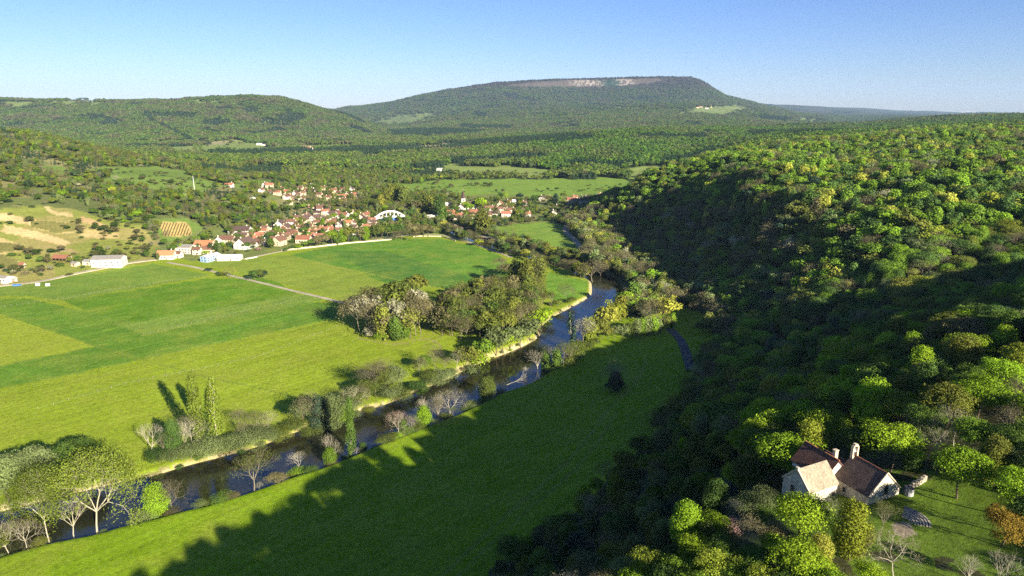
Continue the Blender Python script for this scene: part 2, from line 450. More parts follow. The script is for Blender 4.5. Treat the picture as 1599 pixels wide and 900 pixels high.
# ------------------------------------------------------------------ ground sheet
SUNAZ = (0.596, -0.803)      # horizontal direction towards the sun
SUNEL = 20.3

MEADOW = (0.215, 0.290, 0.018); CROP = (0.100, 0.205, 0.012); MEADOW2 = (0.14, 0.22, 0.02)
YEL = (0.26, 0.31, 0.05); FLOOR = (0.05, 0.07, 0.03); SAND = (0.42, 0.34, 0.20); VINE = (0.36, 0.25, 0.12); SCRUB = (0.13, 0.16, 0.045)
FIELDS = [   # picture outline on the flat floor, colour
 ([(100, 470), (320, 436), (425, 434), (465, 460), (180, 508)], CROP),
 ([(-900, 560), (-900, 470), (0, 468), (40, 466), (200, 500), (225, 520), (470, 470), (560, 478), (515, 500), (300, 545), (0, 607), (-900, 790)], (0.105, 0.21, 0.018)),
 ([(-900, 560), (0, 490), (150, 541), (0, 572), (-900, 690)], (0.245, 0.31, 0.025)),
 ([(180, 508), (465, 460), (510, 462), (500, 470), (230, 523)], (0.16, 0.25, 0.035)),
 ([(0, 447), (130, 428), (240, 412), (330, 430), (100, 470), (40, 462), (-900, 470), (-900, 447)], (0.145, 0.235, 0.03)),
 ([(455, 398), (560, 378), (650, 372), (690, 372), (780, 398), (800, 415), (790, 440), (690, 445), (600, 445), (565, 425), (480, 408)], (0.10, 0.215, 0.022)),
 ([(520, 392), (600, 392), (660, 410), (760, 440), (700, 450), (600, 440)], (0.075, 0.175, 0.025)),
 ([(330, 405), (455, 398), (560, 425), (620, 450), (560, 475), (430, 440), (330, 415)], (0.19, 0.26, 0.03)),
 ([(856, 425), (920, 440), (915, 460), (870, 478), (850, 450)], (0.12, 0.25, 0.025)),
]
VPATCH = [   # hillside vineyard and tilled patches (picture outline), colour
 ([(-60, 338), (0, 332), (58, 345), (55, 352), (0, 345), (-60, 350)], (0.52, 0.39, 0.18)), ([(70, 320), (120, 330), (115, 340), (80, 334)], (0.48, 0.37, 0.17)),
 ([(10, 352), (60, 362), (112, 378), (100, 384), (50, 372), (0, 362)], (0.50, 0.37, 0.17)), ([(50, 345), (120, 350), (128, 360), (90, 365), (50, 356)], (0.42, 0.33, 0.14)),
 ([(130, 338), (160, 350), (172, 356), (140, 352), (120, 345)], (0.40, 0.28, 0.13)), ([(-60, 375), (0, 370), (30, 382), (40, 392), (0, 398), (-60, 400)], (0.42, 0.33, 0.14)),
 ([(-60, 400), (0, 398), (30, 408), (28, 418), (0, 421), (-60, 425)], (0.40, 0.32, 0.13)), ([(247, 349), (292, 350), (300, 368), (258, 370)], (0.44, 0.32, 0.12)),
 ([(85, 322), (125, 328), (120, 334), (84, 330)], (0.25, 0.24, 0.07)), ([(130, 358), (190, 366), (185, 374), (120, 370)], (0.42, 0.33, 0.14)),
 ([(1392, 818), (1420, 815), (1432, 834), (1412, 841), (1397, 833)], (0.30, 0.25, 0.17)),
 ([(60, 384), (110, 388), (130, 396), (90, 394)], (0.3, 0.24, 0.1))]

def build_ground():
    rad = np.concatenate([np.linspace(0.5, 60, 40), np.exp(np.arange(math.log(60.6), math.log(17600), .0068))])
    th = np.concatenate([np.linspace(-180, -44, 90)[:-1], np.arange(-44, 44.01, .115), np.linspace(44, 180, 90)[1:-1]])
    T, R = np.meshgrid(np.radians(th), rad)
    X = np.sin(T) * R; Y = np.cos(T) * R
    Z = H(X, Y)
    nr, nt_ = X.shape
    d = riverd(X, Y)
    px, py = proj(X, Y, Z); front = Y > 30
    far_ = sstep(560, 800, Y); px = px + far_ * 34 * fbm(X / 60, Y / 60, 3, 61); py = py + far_ * 7 * fbm(X / 45, Y / 90, 3, 62)
    C = np.empty((nr, nt_, 3)); C[:] = FLOOR
    op = opened(X, Y, Z)
    low = (Z < 1.5)
    n1 = fbm(X / 60, Y / 60, 3, 41)
    def setc(m, c): C[m] = c
    C[Y > 850] = (0.055, 0.082, 0.024)
    C[(X < -40) & (Z > 2)] = (0.115, 0.14, 0.042)
    setc(op, MEADOW)
    setc(low & ~op & (R < 900) & (X < -60), MEADOW2)
    hillop = op & (Z > 3)
    C[hillop] = (0.14, 0.21, 0.04)
    for poly, c in FIELDS:
        setc(inpoly(px, py, poly) & front & low, c)
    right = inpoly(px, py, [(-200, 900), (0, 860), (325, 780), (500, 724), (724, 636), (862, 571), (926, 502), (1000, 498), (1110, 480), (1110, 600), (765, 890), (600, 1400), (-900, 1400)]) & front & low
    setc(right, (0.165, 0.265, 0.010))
    for k in ('beyond', 'bey2', 'bey3', 'across', 'flat_left', 'flat_mid', 'bey4'):
        setc(inpoly(px, py, OPEN[k]) & front, (0.15, 0.25, 0.035) if k in ('across', 'beyond') else (0.19, 0.25, 0.06))
    for k in ('mtn1', 'mtn2', 'mtn3', 'mtn4', 'top', 'top2', 'top3'):
        setc(inpoly(px, py, OPEN[k]) & front, (0.16, 0.205, 0.06))
    for k in ('pale1', 'pale2', 'pale3'): setc(inpoly(px, py, OPEN[k]) & front, (0.30, 0.27, 0.13))
    m = inpoly(px, py, OPEN['vines']) & front
    C[m] = (0.20, 0.225, 0.045); C[m & (n1 > .08)] = (0.26, 0.235, 0.075)
    for poly, c in VPATCH:
        setc(inpoly(px, py, poly) & front & (Y < 900), c)
    setc((clearing(X, Y) & (Z > 20)) | spurgrass(X, Y, Z), (0.11, 0.175, 0.02))
    for poly, c in VPATCH[-2:-1]: setc(inpoly(px, py, poly) & front & (Y < 200), c)
    setc(village(X, Y, Z) & front & (Y > 500), (0.15, 0.18, 0.05))
    # far forest carpet beyond the individually scattered crowns
    ff = (~op) & (Y > 4300)
    mottled = fbm(X / 230, Y / 230, 4, 77)
    C[ff] = (0.055, 0.07, 0.03)
    C[ff & (mottled > .12)] = (0.06, 0.055, 0.036)
    C[ff & (mottled < -.2)] = (0.018, 0.036, 0.02)
    C[ff & (Y > 7400) & (Z > 340) & (mottled > -.3)] = (0.085, 0.068, 0.052)
    # forest floor of leaves and scrub
    fl = (~op) & (Y < 4300) & ~low
    C[fl & (n1 > .1) & (X > -40)] = (0.06, 0.062, 0.025)
    C[fl & (n1 > .15) & (X < -40) & (Y < 1300)] = (0.2, 0.19, 0.075)
    setc((clearing(X, Y) & (Z > 20)) | (spurgrass(X, Y, Z) & (fbm(X / 9, Y / 9, 3, 90) > -.28)), (0.115, 0.18, 0.02))
    for poly, c in VPATCH[-2:-1]: setc(inpoly(px, py, poly) & front & (Y < 200), c)
    # banks
    bank = (d > -2.5) & (d < 4.0)
    sandn = fbm(X / 14, Y / 14, 3, 55)
    C[bank & (d < 1.2)] = (0.2, 0.16, 0.08)
    farb = segdist(X[bank], Y[bank], RAD[::3]) < segdist(X[bank], Y[bank], RBD[::3])
    fb = np.zeros(X.shape, bool); fb[bank] = farb
    C[fb & (d < 3.0)] = (0.2, 0.18, 0.08)
    C[fb & (d < 2.2 + 3 * sandn) & (d > -2.5)] = SAND
    C[fb & (d >= 3.2) & (sandn > -.05)] = (0.2, 0.2, 0.07)
    setc((fb) & (d < 9) & inpoly(px, py, [(895, 478), (915, 440), (932, 436), (935, 470)]), SAND)
    C[(~fb) & bank & (d < 3) & (sandn < 0.1)] = (0.14, 0.13, 0.055)
    setc(d < -2.5, (0.05, 0.045, 0.02))
    # wheel tracks and worn lines in the grass
    for pts, c, w_ in (([(690, 900), (790, 805), (850, 755), (905, 700), (950, 642), (990, 600), (1010, 560)], (.20, .245, .03), .8), ([(715, 900), (812, 808), (872, 757), (925, 702), (966, 642)], (.19, .24, .03), .6),
                       ([(0, 607), (300, 545), (515, 500), (560, 480)], (.16, .25, .03), .9), ([(0, 572), (150, 541), (300, 508), (470, 470)], (.18, .25, .03), .7), ([(-40, 490), (40, 500), (150, 541), (330, 590), (560, 640)], (.15, .22, .025), .6),
                       ([(480, 408), (565, 425), (640, 441), (700, 452)], (.22, .27, .04), 1.0), ([(640, 533), (700, 520), (660, 545)], (.24, .25, .06), .6), ([(560, 530), (620, 540), (668, 532), (690, 545)], (.26, .25, .08), .8)):
        Q = _dens(np.array([flat(*q) for q in pts]), 5); x0, x1, y0, y1 = Q[:, 0].min() - 3, Q[:, 0].max() + 3, Q[:, 1].min() - 3, Q[:, 1].max() + 3
        m = (X > x0) & (X < x1) & (Y > y0) & (Y < y1) & low
        k = np.zeros(X.shape, bool); k[m] = segdist(X[m] + .8 * fbm(X[m] / 15, Y[m] / 15, 2, 8), Y[m], Q) < w_; C[k] = c
    V = np.stack([X, Y, Z], -1).reshape(-1, 3)
    i = np.arange(nr - 1)[:, None] * nt_; j = np.arange(nt_)[None]
    j2 = (j + 1) % nt_
    Fc = np.stack([i + j, i + j2, i + nt_ + j2, i + nt_ + j], -1).reshape(-1, 4)[:, ::-1]
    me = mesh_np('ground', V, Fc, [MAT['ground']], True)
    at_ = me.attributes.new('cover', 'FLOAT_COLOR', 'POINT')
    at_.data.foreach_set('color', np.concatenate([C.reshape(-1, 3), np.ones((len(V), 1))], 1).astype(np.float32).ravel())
    # grass mask in a second attribute
    g = (op & low).astype(np.float32).ravel()
    a2 = me.attributes.new('meadow', 'FLOAT', 'POINT'); a2.data.foreach_set('value', g)
    o = mobj('ground', me); tag(o, kind='structure')
    return o

MAT = {}
_fa, _fb = flat(0, 607), flat(560, 478)
FANG = atan2(_fb[1] - _fa[1], _fb[0] - _fa[0])
def ground_mat():
    m, nt, b = mat('ground', 0.95, 0.05)
    L = nt.links
    p = geo(nt)
    cov = N(nt, 'ShaderNodeAttribute', attribute_name='cover').outputs['Color']
    mea = N(nt, 'ShaderNodeAttribute', attribute_name='meadow').outputs['Fac']
    # slow patches, mowing streaks, tufts
    big = ramp(nt, noise(nt, p, 0.012, 4, .6), .90, 1.12, .3, .7)
    mid = ramp(nt, noise(nt, p, 0.09, 5, .7), .88, 1.13, .3, .7)
    fine = ramp(nt, noise(nt, p, 0.55, 7, .8), .50, 1.50, .25, .75)
    mp = N(nt, 'ShaderNodeMapping'); mp.vector_type = 'TEXTURE'; mp.inputs['Rotation'].default_value = (0, 0, FANG); mp.inputs['Scale'].default_value = (70, 2.6, 1)
    L.new(p, mp.inputs['Vector'])
    streak = ramp(nt, noise(nt, mp.outputs[0], 1.0, 4, .7), .80, 1.20, .3, .7)
    f = mathn(nt, 'MULTIPLY', mathn(nt, 'MULTIPLY', big, mid), mathn(nt, 'MULTIPLY', fine, streak))
    c = vscale(nt, cov, f)
    yel = ramp(nt, noise(nt, p, .045, 5, .7), 0, .55, .45, .72)
    yel = mathn(nt, 'MULTIPLY', yel, mea)
    c = mix(nt, yel, c, vscale(nt, (0.25, 0.27, 0.04), fine))
    # bare rock on cliffs
    nz = N(nt, 'ShaderNodeSeparateXYZ'); L.new(N(nt, 'ShaderNodeNewGeometry').outputs['True Normal'], nz.inputs[0])
    sep = N(nt, 'ShaderNodeSeparateXYZ'); L.new(p, sep.inputs[0])
    steep = ramp(nt, nz.outputs[2], 1, 0, .60, .74)
    steep = mathn(nt, 'MULTIPLY', steep, ramp(nt, sep.outputs[1], 0, 1, 7500, 7600))
    mp2 = N(nt, 'ShaderNodeMapping'); mp2.inputs['Scale'].default_value = (.035, .035, .010); L.new(p, mp2.inputs['Vector'])
    steep = mathn(nt, 'MULTIPLY', steep, ramp(nt, noise(nt, mp2.outputs[0], 1, 5, .75), 0, 1, .46, .55))
    c = mix(nt, steep, c, (0.29, 0.25, 0.21))
    L.new(c, b.inputs['Base Color'])
    bp = N(nt, 'ShaderNodeBump'); bp.inputs['Strength'].default_value = .7; bp.inputs['Distance'].default_value = .35
    L.new(noise(nt, p, 1.6, 5, .8), bp.inputs['Height'])
    bp2 = N(nt, 'ShaderNodeBump'); bp2.inputs['Distance'].default_value = 14
    L.new(ramp(nt, sep.outputs[1], 0, .9, 3500, 5500), bp2.inputs['Strength'])
    L.new(noise(nt, p, 0.035, 6, .8), bp2.inputs['Height']); L.new(bp.outputs[0], bp2.inputs['Normal'])
    L.new(bp2.outputs[0], b.inputs['Normal'])
    return m

def water_mat():
    m, nt, b = mat('river_water', 0.06, 0.5)
    p = geo(nt); L = nt.links
    b.inputs['IOR'].default_value = 1.75
    c = mix(nt, ramp(nt, noise(nt, p, .03, 3), 0, 1, .35, .65), (0.012, 0.015, 0.008), (0.028, 0.026, 0.010))
    L.new(c, b.inputs['Base Color'])
    mp = N(nt, 'ShaderNodeMapping'); mp.vector_type = 'TEXTURE'; mp.inputs['Rotation'].default_value = (0, 0, radians(50)); mp.inputs['Scale'].default_value = (2.0, .7, 1); L.new(p, mp.inputs['Vector'])
    rip = noise(nt, mp.outputs[0], .55, 4, .7)
    amp = ramp(nt, noise(nt, p, .022, 2), .05, 1.0, .42, .62)
    # the riffle at the bend
    dn = N(nt, 'ShaderNodeVectorMath', operation='DISTANCE'); L.new(p, dn.inputs[0]); dn.inputs[1].default_value = (*flat(925, 478), -1.5)
    amp = mathn(nt, 'ADD', amp, ramp(nt, dn.outputs['Value'], 2.2, 0, 8, 45))
    bp = N(nt, 'ShaderNodeBump'); bp.inputs['Distance'].default_value = .09
    L.new(mathn(nt, 'MULTIPLY', amp, .55), bp.inputs['Strength']); L.new(rip, bp.inputs['Height']); L.new(bp.outputs[0], b.inputs['Normal'])
    return m

def strip(name, pts, w, mat_, dz=0.12, kind='structure', n=6, w1=None):
    """a road laid over the ground along world points"""
    P = _dens(np.array(pts, float), n)
    T = np.gradient(P, axis=0); T /= np.linalg.norm(T, axis=1)[:, None] + 1e-9
    Nn = np.stack([-T[:, 1], T[:, 0]], 1)
    ww = np.linspace(w, w1 or w, len(P))[:, None] / 2
    ks = np.linspace(-1, 1, 4)
    V = []
    Q = [P + Nn * ww * k for k in ks]
    Zs = np.array([H(q[:, 0], q[:, 1], False) for q in Q]).max(0)
    for q in Q: V.append(np.column_stack([q, Zs + dz]))
    V = np.concatenate(V); M = len(P)
    Fc = [(a * M + i, a * M + i + 1, (a + 1) * M + i + 1, (a + 1) * M + i) for a in range(3) for i in range(M - 1)]
    # low shoulders so that the strip has an edge
    b0 = len(V); V = np.concatenate([V, V[:M] - (0, 0, .5), V[3 * M:4 * M] - (0, 0, .5)])
    Fc += [(i, i + 1, b0 + i + 1, b0 + i) for i in range(M - 1)] + [(3 * M + i, 3 * M + i + 1, b0 + M + i + 1, b0 + M + i) for i in range(M - 1)]
    me = mesh_np(name, V, Fc, [mat_])
    import bmesh
    bm = bmesh.new(); bm.from_mesh(me); bmesh.ops.recalc_face_normals(bm, faces=bm.faces); bm.to_mesh(me); bm.free()
    return tag(mobj(name, me), kind=kind)

MAT['ground'] = ground_mat(); MAT['water'] = water_mat()
MAT['gravel'] = simple('gravel_track', (0.42, 0.36, 0.26), .95, .2, .3)
MAT['tarmac'] = simple('tarmac', (0.10, 0.10, 0.10), .9, .15, .2)
build_ground()
def build_river():
    n = len(RAD); V = []; K = 7
    for k in range(K):
        t = k / (K - 1) * 1.3 - .15
        q = RAD * (1 - t) + RBD * t
        V.append(np.column_stack([q, np.full(n, -1.5)]))
    V = np.concatenate(V)
    Fc = np.array([(a * n + i, a * n + i + 1, (a + 1) * n + i + 1, (a + 1) * n + i) for a in range(K - 1) for i in range(n - 1)])
    me = mesh_np('river', V, Fc, [MAT['water']])
    o = mobj('river', me); tag(o, kind='structure')
    if me.polygons[0].normal.z < 0: me.flip_normals()
build_river()
def FP(*pp): return [flat(*p) for p in pp]
strip('farm_track', FP((262, 410), (300, 417), (345, 427), (385, 437), (430, 448), (480, 460), (549, 477)), 3.2, MAT['gravel'])
strip('valley_road', FP((-150, 466), (0, 447), (60, 440), (110, 430), (160, 421), (200, 413), (250, 406)), 5.0, MAT['gravel'])
strip('village_road', FP((380, 405), (440, 393), (480, 388), (560, 378), (610, 371), (650, 367), (690, 367), (740, 381), (800, 402)), 3.5, MAT['gravel'])
strip('riverside_track', FP((1046, 514), (1062, 530), (1072, 552), (1080, 580)), 5.2, MAT['tarmac'])
strip('lane', FP((745, 368), (800, 376), (850, 386), (900, 393), (918, 397)), 4.5, MAT['gravel'])
strip('lane', FP((918, 400), (906, 385), (895, 372), (884, 362), (886, 352)), 6.0, MAT['gravel'])

# ------------------------------------------------------------------ camera, light, sky
cam = bpy.data.cameras.new('camera'); camo = bpy.data.objects.new('camera', cam); COL.objects.link(camo)
cam.sensor_width = 36; cam.lens = 36 * F / 1599; cam.clip_end = 60000; cam.clip_start = .5
camo.location = (0, 0, CAMH); camo.rotation_euler = (pi / 2 - PIT, 0, 0)
sc.camera = camo
sun = bpy.data.lights.new('sun', 'SUN'); sun.energy = 5.0; sun.angle = radians(.53); sun.color = (1, .89, .72)
so = bpy.data.objects.new('sun', sun); COL.objects.link(so)
az = atan2(SUNAZ[0], SUNAZ[1])   # from +y clockwise
so.rotation_euler = (pi / 2 - radians(SUNEL), 0, 0)
from mathutils import Vector
dv = Vector((SUNAZ[0] * cos(radians(SUNEL)), SUNAZ[1] * cos(radians(SUNEL)), sin(radians(SUNEL))))
so.rotation_euler = dv.to_track_quat('Z', 'Y').to_euler()
w = bpy.data.worlds.new('World'); sc.world = w; w.use_nodes = True
wn = w.node_tree; bg = wn.nodes['Background']
sky = wn.nodes.new('ShaderNodeTexSky'); sky.sky_type = 'NISHITA'; sky.sun_disc = False
sky.sun_elevation = radians(SUNEL); sky.sun_rotation = az
sky.altitude = 400; sky.air_density = 1.0; sky.dust_density = 0.15; sky.ozone_density = 3.5
bg.inputs['Strength'].default_value = .052
hs_ = wn.nodes.new('ShaderNodeHueSaturation'); hs_.inputs['Saturation'].default_value = 1.08
wn.links.new(sky.outputs[0], hs_.inputs['Color'])
ml = wn.nodes.new('ShaderNodeVectorMath'); ml.operation = 'MULTIPLY'; ml.inputs[1].default_value = (.66, .69, .96)
wn.links.new(hs_.outputs[0], ml.inputs[0]); wn.links.new(ml.outputs[0], bg.inputs['Color'])
vs = sc.view_settings; vs.view_transform = 'Standard'; vs.look = 'None'; vs.gamma = 1; vs.exposure = 1.62; vs.use_curve_mapping = False
cy = sc.cycles
DENOISE = False
sc.render.engine = 'CYCLES'
cy.max_bounces = 6; cy.diffuse_bounces = 4; cy.glossy_bounces = 2; cy.transmission_bounces = 2; cy.volume_bounces = 0; cy.transparent_max_bounces = 4
cy.use_adaptive_sampling = True; cy.adaptive_threshold = .015
cy.use_denoising = DENOISE; cy.denoiser = 'OPENIMAGEDENOISE'; cy.denoising_input_passes = 'RGB_ALBEDO_NORMAL'; cy.denoising_prefilter = 'ACCURATE'; cy.caustics_reflective = False; cy.caustics_refractive = False
cy.sample_clamp_indirect = 4
# ------------------------------------------------------------------ foliage
def leaf_mat(name, instanced):
    m = bpy.data.materials.new(name); m.use_nodes = True
    nt = m.node_tree; nt.nodes.clear(); L = nt.links
    out = N(nt, 'ShaderNodeOutputMaterial')
    if instanced: col = N(nt, 'ShaderNodeAttribute', attribute_type='INSTANCER', attribute_name='tint').outputs['Color']
    else: col = N(nt, 'ShaderNodeObjectInfo').outputs['Color']
    lv = N(nt, 'ShaderNodeAttribute', attribute_name='lv').outputs['Fac']
    rnd = N(nt, 'ShaderNodeObjectInfo').outputs['Random']
    v = mathn(nt, 'MULTIPLY', ramp(nt, lv, .62, 1.45, 0, 1), ramp(nt, rnd, .82, 1.2, 0, 1))
    c = vscale(nt, col, v)
    # young shoots are yellower
    c = mix(nt, ramp(nt, lv, 0, .35, .6, 1.0), c, vscale(nt, (1.25, 1.1, .6), N(nt, 'ShaderNodeRGBToBW').outputs[0])) if False else c
    d = N(nt, 'ShaderNodeBsdfDiffuse'); t = N(nt, 'ShaderNodeBsdfTranslucent')
    L.new(c, d.inputs[0]); L.new(vscale(nt, c, 1.0), t.inputs[0])
    mx = N(nt, 'ShaderNodeMixShader'); mx.inputs[0].default_value = .32
    L.new(d.outputs[0], mx.inputs[1]); L.new(t.outputs[0], mx.inputs[2]); L.new(mx.outputs[0], out.inputs[0])
    return m
MAT['leaf'] = leaf_mat('foliage', False); MAT['leaf_wood'] = leaf_mat('forest_foliage', True)
MAT['bark'] = simple('bark_brown', (0.12, 0.095, 0.065), .95, .3, 2)
MAT['bark_pale'] = simple('bark_pale', (0.37, 0.34, 0.25), .9, .25, 2)
MAT['bark_grey'] = simple('bark_grey', (0.19, 0.165, 0.12), .95, .25, 2)

def rdir(n, r):
    v = r.normal(size=(n, 3)); return v / np.linalg.norm(v, axis=1)[:, None]
def quads(P, Nrm, S, r, asp=1.0, jit=.55):
    """one leaf spray per point: a bent 4-gon facing roughly Nrm"""
    n = len(P)
    Nn = Nrm + r.normal(size=(n, 3)) * jit; Nn /= np.linalg.norm(Nn, axis=1)[:, None] + 1e-9
    a = np.cross(Nn, rdir(n, r)); a /= np.linalg.norm(a, axis=1)[:, None] + 1e-9
    b = np.cross(Nn, a)
    s = (S * (0.6 + .8 * r.random(n)))[:, None] if not np.isscalar(S) else S * (0.6 + .8 * r.random(n))[:, None]
    V = np.stack([P - a * s * .5, P - b * s * .32 * asp + Nn * s * .12, P + a * s * .5, P + b * s * .42 * asp + Nn * s * .10], 1).reshape(-1, 3)
    return V
def leafmesh(name, P, Nrm, S, r, m, asp=1.0, jit=.55, lvv=None):
    V = quads(P, Nrm, S, r, asp, jit)
    Fc = np.arange(len(V)).reshape(-1, 4)
    me = mesh_np(name, V, Fc, [m])
    a = me.attributes.new('lv', 'FLOAT', 'FACE')
    lvv = r.random(len(P)) if lvv is None else np.clip(lvv + (r.random(len(P)) - .5) * .5, 0, 1)
    a.data.foreach_set('value', lvv.astype(np.float32))
    return me

def blob_points(kind, r, nc, per):
    """points + outward normals of a crown of height 1 (z 0..1)"""
    P, Nn, LV = [], [], []
    if kind == 'round':
        zc, rr, rz = .60, .40, .34
        for k in range(nc):
            d = rdir(1, r)[0]; d[2] = abs(d[2]) * .9 - .25 if r.random() < .8 else d[2]
            q = .35 + .72 * r.random() ** .8
            c = np.array([0, 0, zc]) + d * np.array([rr, rr, rz]) * q
            cr = .07 + .15 * r.random()
            dd = rdir(per, r); dd[:, 2] = np.where(dd[:, 2] < -.35, -dd[:, 2], dd[:, 2])
            P.append(c + dd * cr * np.array([1, 1, .78]) * (.72 + .38 * r.random(per))[:, None]); Nn.append(dd * .8 + d * .4)
            LV.append(np.full(per, .2 + .6 * r.random()))
    elif kind == 'oval':
        for k in range(nc):
            t = .18 + .78 * (k + .5) / nc; w_ = .30 * math.sin(min(1, (t - .05) / .6) * pi * .5) * (1 - max(0, t - .6) / .5) + .03
            an = r.random() * 6.28; c = np.array([cos(an) * w_ * .62, sin(an) * w_ * .62, t])
            cr = .10 + .05 * r.random(); dd = rdir(per, r)
            P.append(c + dd * cr * np.array([1, 1, 1.1]) * (.75 + .35 * r.random(per))[:, None]); Nn.append(dd * .8 + np.array([cos(an), sin(an), .2]) * .4)
            LV.append(np.full(per, .2 + .6 * r.random()))
    elif kind == 'poplar':
        for k in range(nc):
            t = .10 + .88 * (k + .5) / nc; w_ = .085 * math.sin(min(1, (t + .05) / .45) * pi * .5) * (1 - max(0, t - .55) / .5) + .012
            an = r.random() * 6.28; c = np.array([cos(an) * w_ * .6, sin(an) * w_ * .6, t])
            dd = rdir(per, r)
            P.append(c + dd * np.array([.05, .05, .085]) * (.7 + .4 * r.random(per))[:, None]); Nn.append(dd * .7 + np.array([cos(an), sin(an), .3]) * .5)
            LV.append(np.full(per, .2 + .6 * r.random()))
    elif kind == 'bush':
        for k in range(nc):
            an = r.random() * 6.28; q = sqrt(r.random()) * .55; c = np.array([cos(an) * q, sin(an) * q, .25 + .42 * (1 - q * 1.1) * r.random() ** .5])
            cr = .20 + .14 * r.random(); dd = rdir(per, r); dd[:, 2] = np.where(dd[:, 2] < -.2, -dd[:, 2], dd[:, 2])
            P.append(c + dd * cr * np.array([1, 1, .85]) * (.75 + .35 * r.random(per))[:, None]); Nn.append(dd + np.array([cos(an) * q, sin(an) * q, .2]) * .5)
            LV.append(np.full(per, .2 + .6 * r.random()))
    elif kind == 'conifer':
        for k in range(nc):
            t = (k + .5) / nc; w_ = .19 * (1 - t) ** .85 + .01; n = max(8, int(per * (1.6 - 1.2 * t)))
            an = r.random(n) * 6.28; q = w_ * (.35 + .65 * r.random(n))
            dd = np.stack([np.cos(an), np.sin(an), np.full(n, .35)], 1)
            P.append(np.stack([np.cos(an) * q, np.sin(an) * q, .06 + .94 * t - q * .35 + r.normal(size=n) * .012], 1)); Nn.append(dd)
            LV.append(np.full(n, .2 + .6 * r.random()))
    P = np.concatenate(P); Nn = np.concatenate(Nn); LV = np.concatenate(LV)
    P[:, 2] = np.maximum(P[:, 2], .01)
    return P, Nn, LV

def branches(r, kind='spread', depth=4, tips=None, trunk_r=.013):
    """recursive limbs for a tree of height 1; returns (MB, tips)"""
    mb = MB(); tips = []
    def grow(p, d, L, rad, lev):
        n = 2 if lev < 2 else 1
        q = p
        for i in range(n):
            d2 = d + r.normal(size=3) * .10; d2 /= np.linalg.norm(d2)
            e = q + d2 * L / n
            mb.tube(q, e, rad * (1 - .35 * i / n), rad * (1 - .35 * (i + 1) / n), 5 if lev < 2 else 3)
            q = e; d = d2
        if lev >= depth: tips.append((q, d)); return
        if lev >= depth - 1: tips.append((q, d))
        k = {0: 4, 1: 3, 2: 3}.get(lev, 3)
        az0 = r.random() * 6.28
        for j in range(k):
            a = az0 + j * 6.28 / k + r.normal() * .35
            sp = {'spread': .75, 'up': .42, 'wide': .95}[kind] + .2 * r.random()
            u = np.cross(d, (0.3, .9, .1)); u /= np.linalg.norm(u); v = np.cross(d, u)
            nd = d * cos(sp) + (u * cos(a) + v * sin(a)) * sin(sp) + np.array([0, 0, .12])
            nd /= np.linalg.norm(nd)
            grow(q if j or lev else q, nd, L * (.60 + .2 * r.random()), rad * .52, lev + 1)
        if lev < 2:   # leader
            nd = d + np.array([0, 0, .3]) + r.normal(size=3) * .12; nd /= np.linalg.norm(nd)
            grow(q, nd, L * .72, rad * .68, lev + 1)
    grow(np.zeros(3), np.array([0, 0, 1.0]), .32, trunk_r, 0)
    V = np.array(mb.v); s = 1.0 / V[:, 2].max(); 
    V *= s; mb.v = [tuple(v) for v in V]
    tips = [(t * s, d) for t, d in tips]
    return mb, tips
def trunk_simple(r, h=.55, rad=.02, br=1.0):
    mb = MB(); p = np.zeros(3)
    tops = []
    for i in range(4):
        q = p + np.array([r.normal() * .012, r.normal() * .012, h / 4]); mb.tube(p, q, rad * (1 - .17 * i), rad * (1 - .17 * (i + 1)), 6); p = q
        if i >= 1:
            for k in range(2):
                a = r.random() * 6.28; e = p + np.array([cos(a) * .18 * br, sin(a) * .18 * br, .16]); mb.tube(p, e, rad * .42, rad * .15, 4)
    return mb

PROTO = {}    # kind -> list of (trunk mesh, crown mesh, wood-instanced crown mesh)
def add_proto(key, crownP, crownN, LV, S, r, trunk_mb, trunk_mat, asp=1.0, jit=.55):
    m1 = leafmesh(key + '_crown', crownP, crownN, S, r, MAT['leaf'], asp, jit, LV)
    m2 = m1.copy(); m2.materials.clear(); m2.materials.append(MAT['leaf_wood'])
    tm = trunk_mb.mesh(key + '_trunk', MAT[trunk_mat])
    PROTO.setdefault(key, []).append((tm, m1, m2))
for lod, (nc, per, S, nv) in {'a': (64, 165, .027, 4), 'b': (38, 46, .068, 4), 'c': (15, 13, .18, 4)}.items():
    r = np.random.default_rng(100 + ord(lod))
    for k in range(nv):
        for kind, tm in (('round', 'bark'), ('oval', 'bark'), ('bush', 'bark_grey')):
            if kind == 'bush': P, Nn, LV = blob_points(kind, r, max(8, nc // 2), per); tb = trunk_simple(r, .3, .02)
            else: P, Nn, LV = blob_points(kind, r, nc, per); tb = trunk_simple(r, .55 if kind == 'round' else .6, .020)
            add_proto(kind + '_' + lod, P, Nn, LV, S * (1.25 if kind == 'bush' else 1), r, tb, tm)
    for k in range(2):
        P, Nn, LV = blob_points('poplar', r, {'a': 60, 'b': 26, 'c': 12}[lod], {'a': 60, 'b': 16, 'c': 6}[lod]); add_proto('poplar_' + lod, P, Nn, LV, S * .75, r, trunk_simple(r, .8, .013, .3), 'bark_pale')
        P, Nn, LV = blob_points('conifer', r, {'a': 24, 'b': 13, 'c': 8}[lod], {'a': 90, 'b': 24, 'c': 9}[lod]); add_proto('conifer_' + lod, P, Nn, LV, S * .8, r, trunk_simple(r, .85, .014, .2), 'bark')
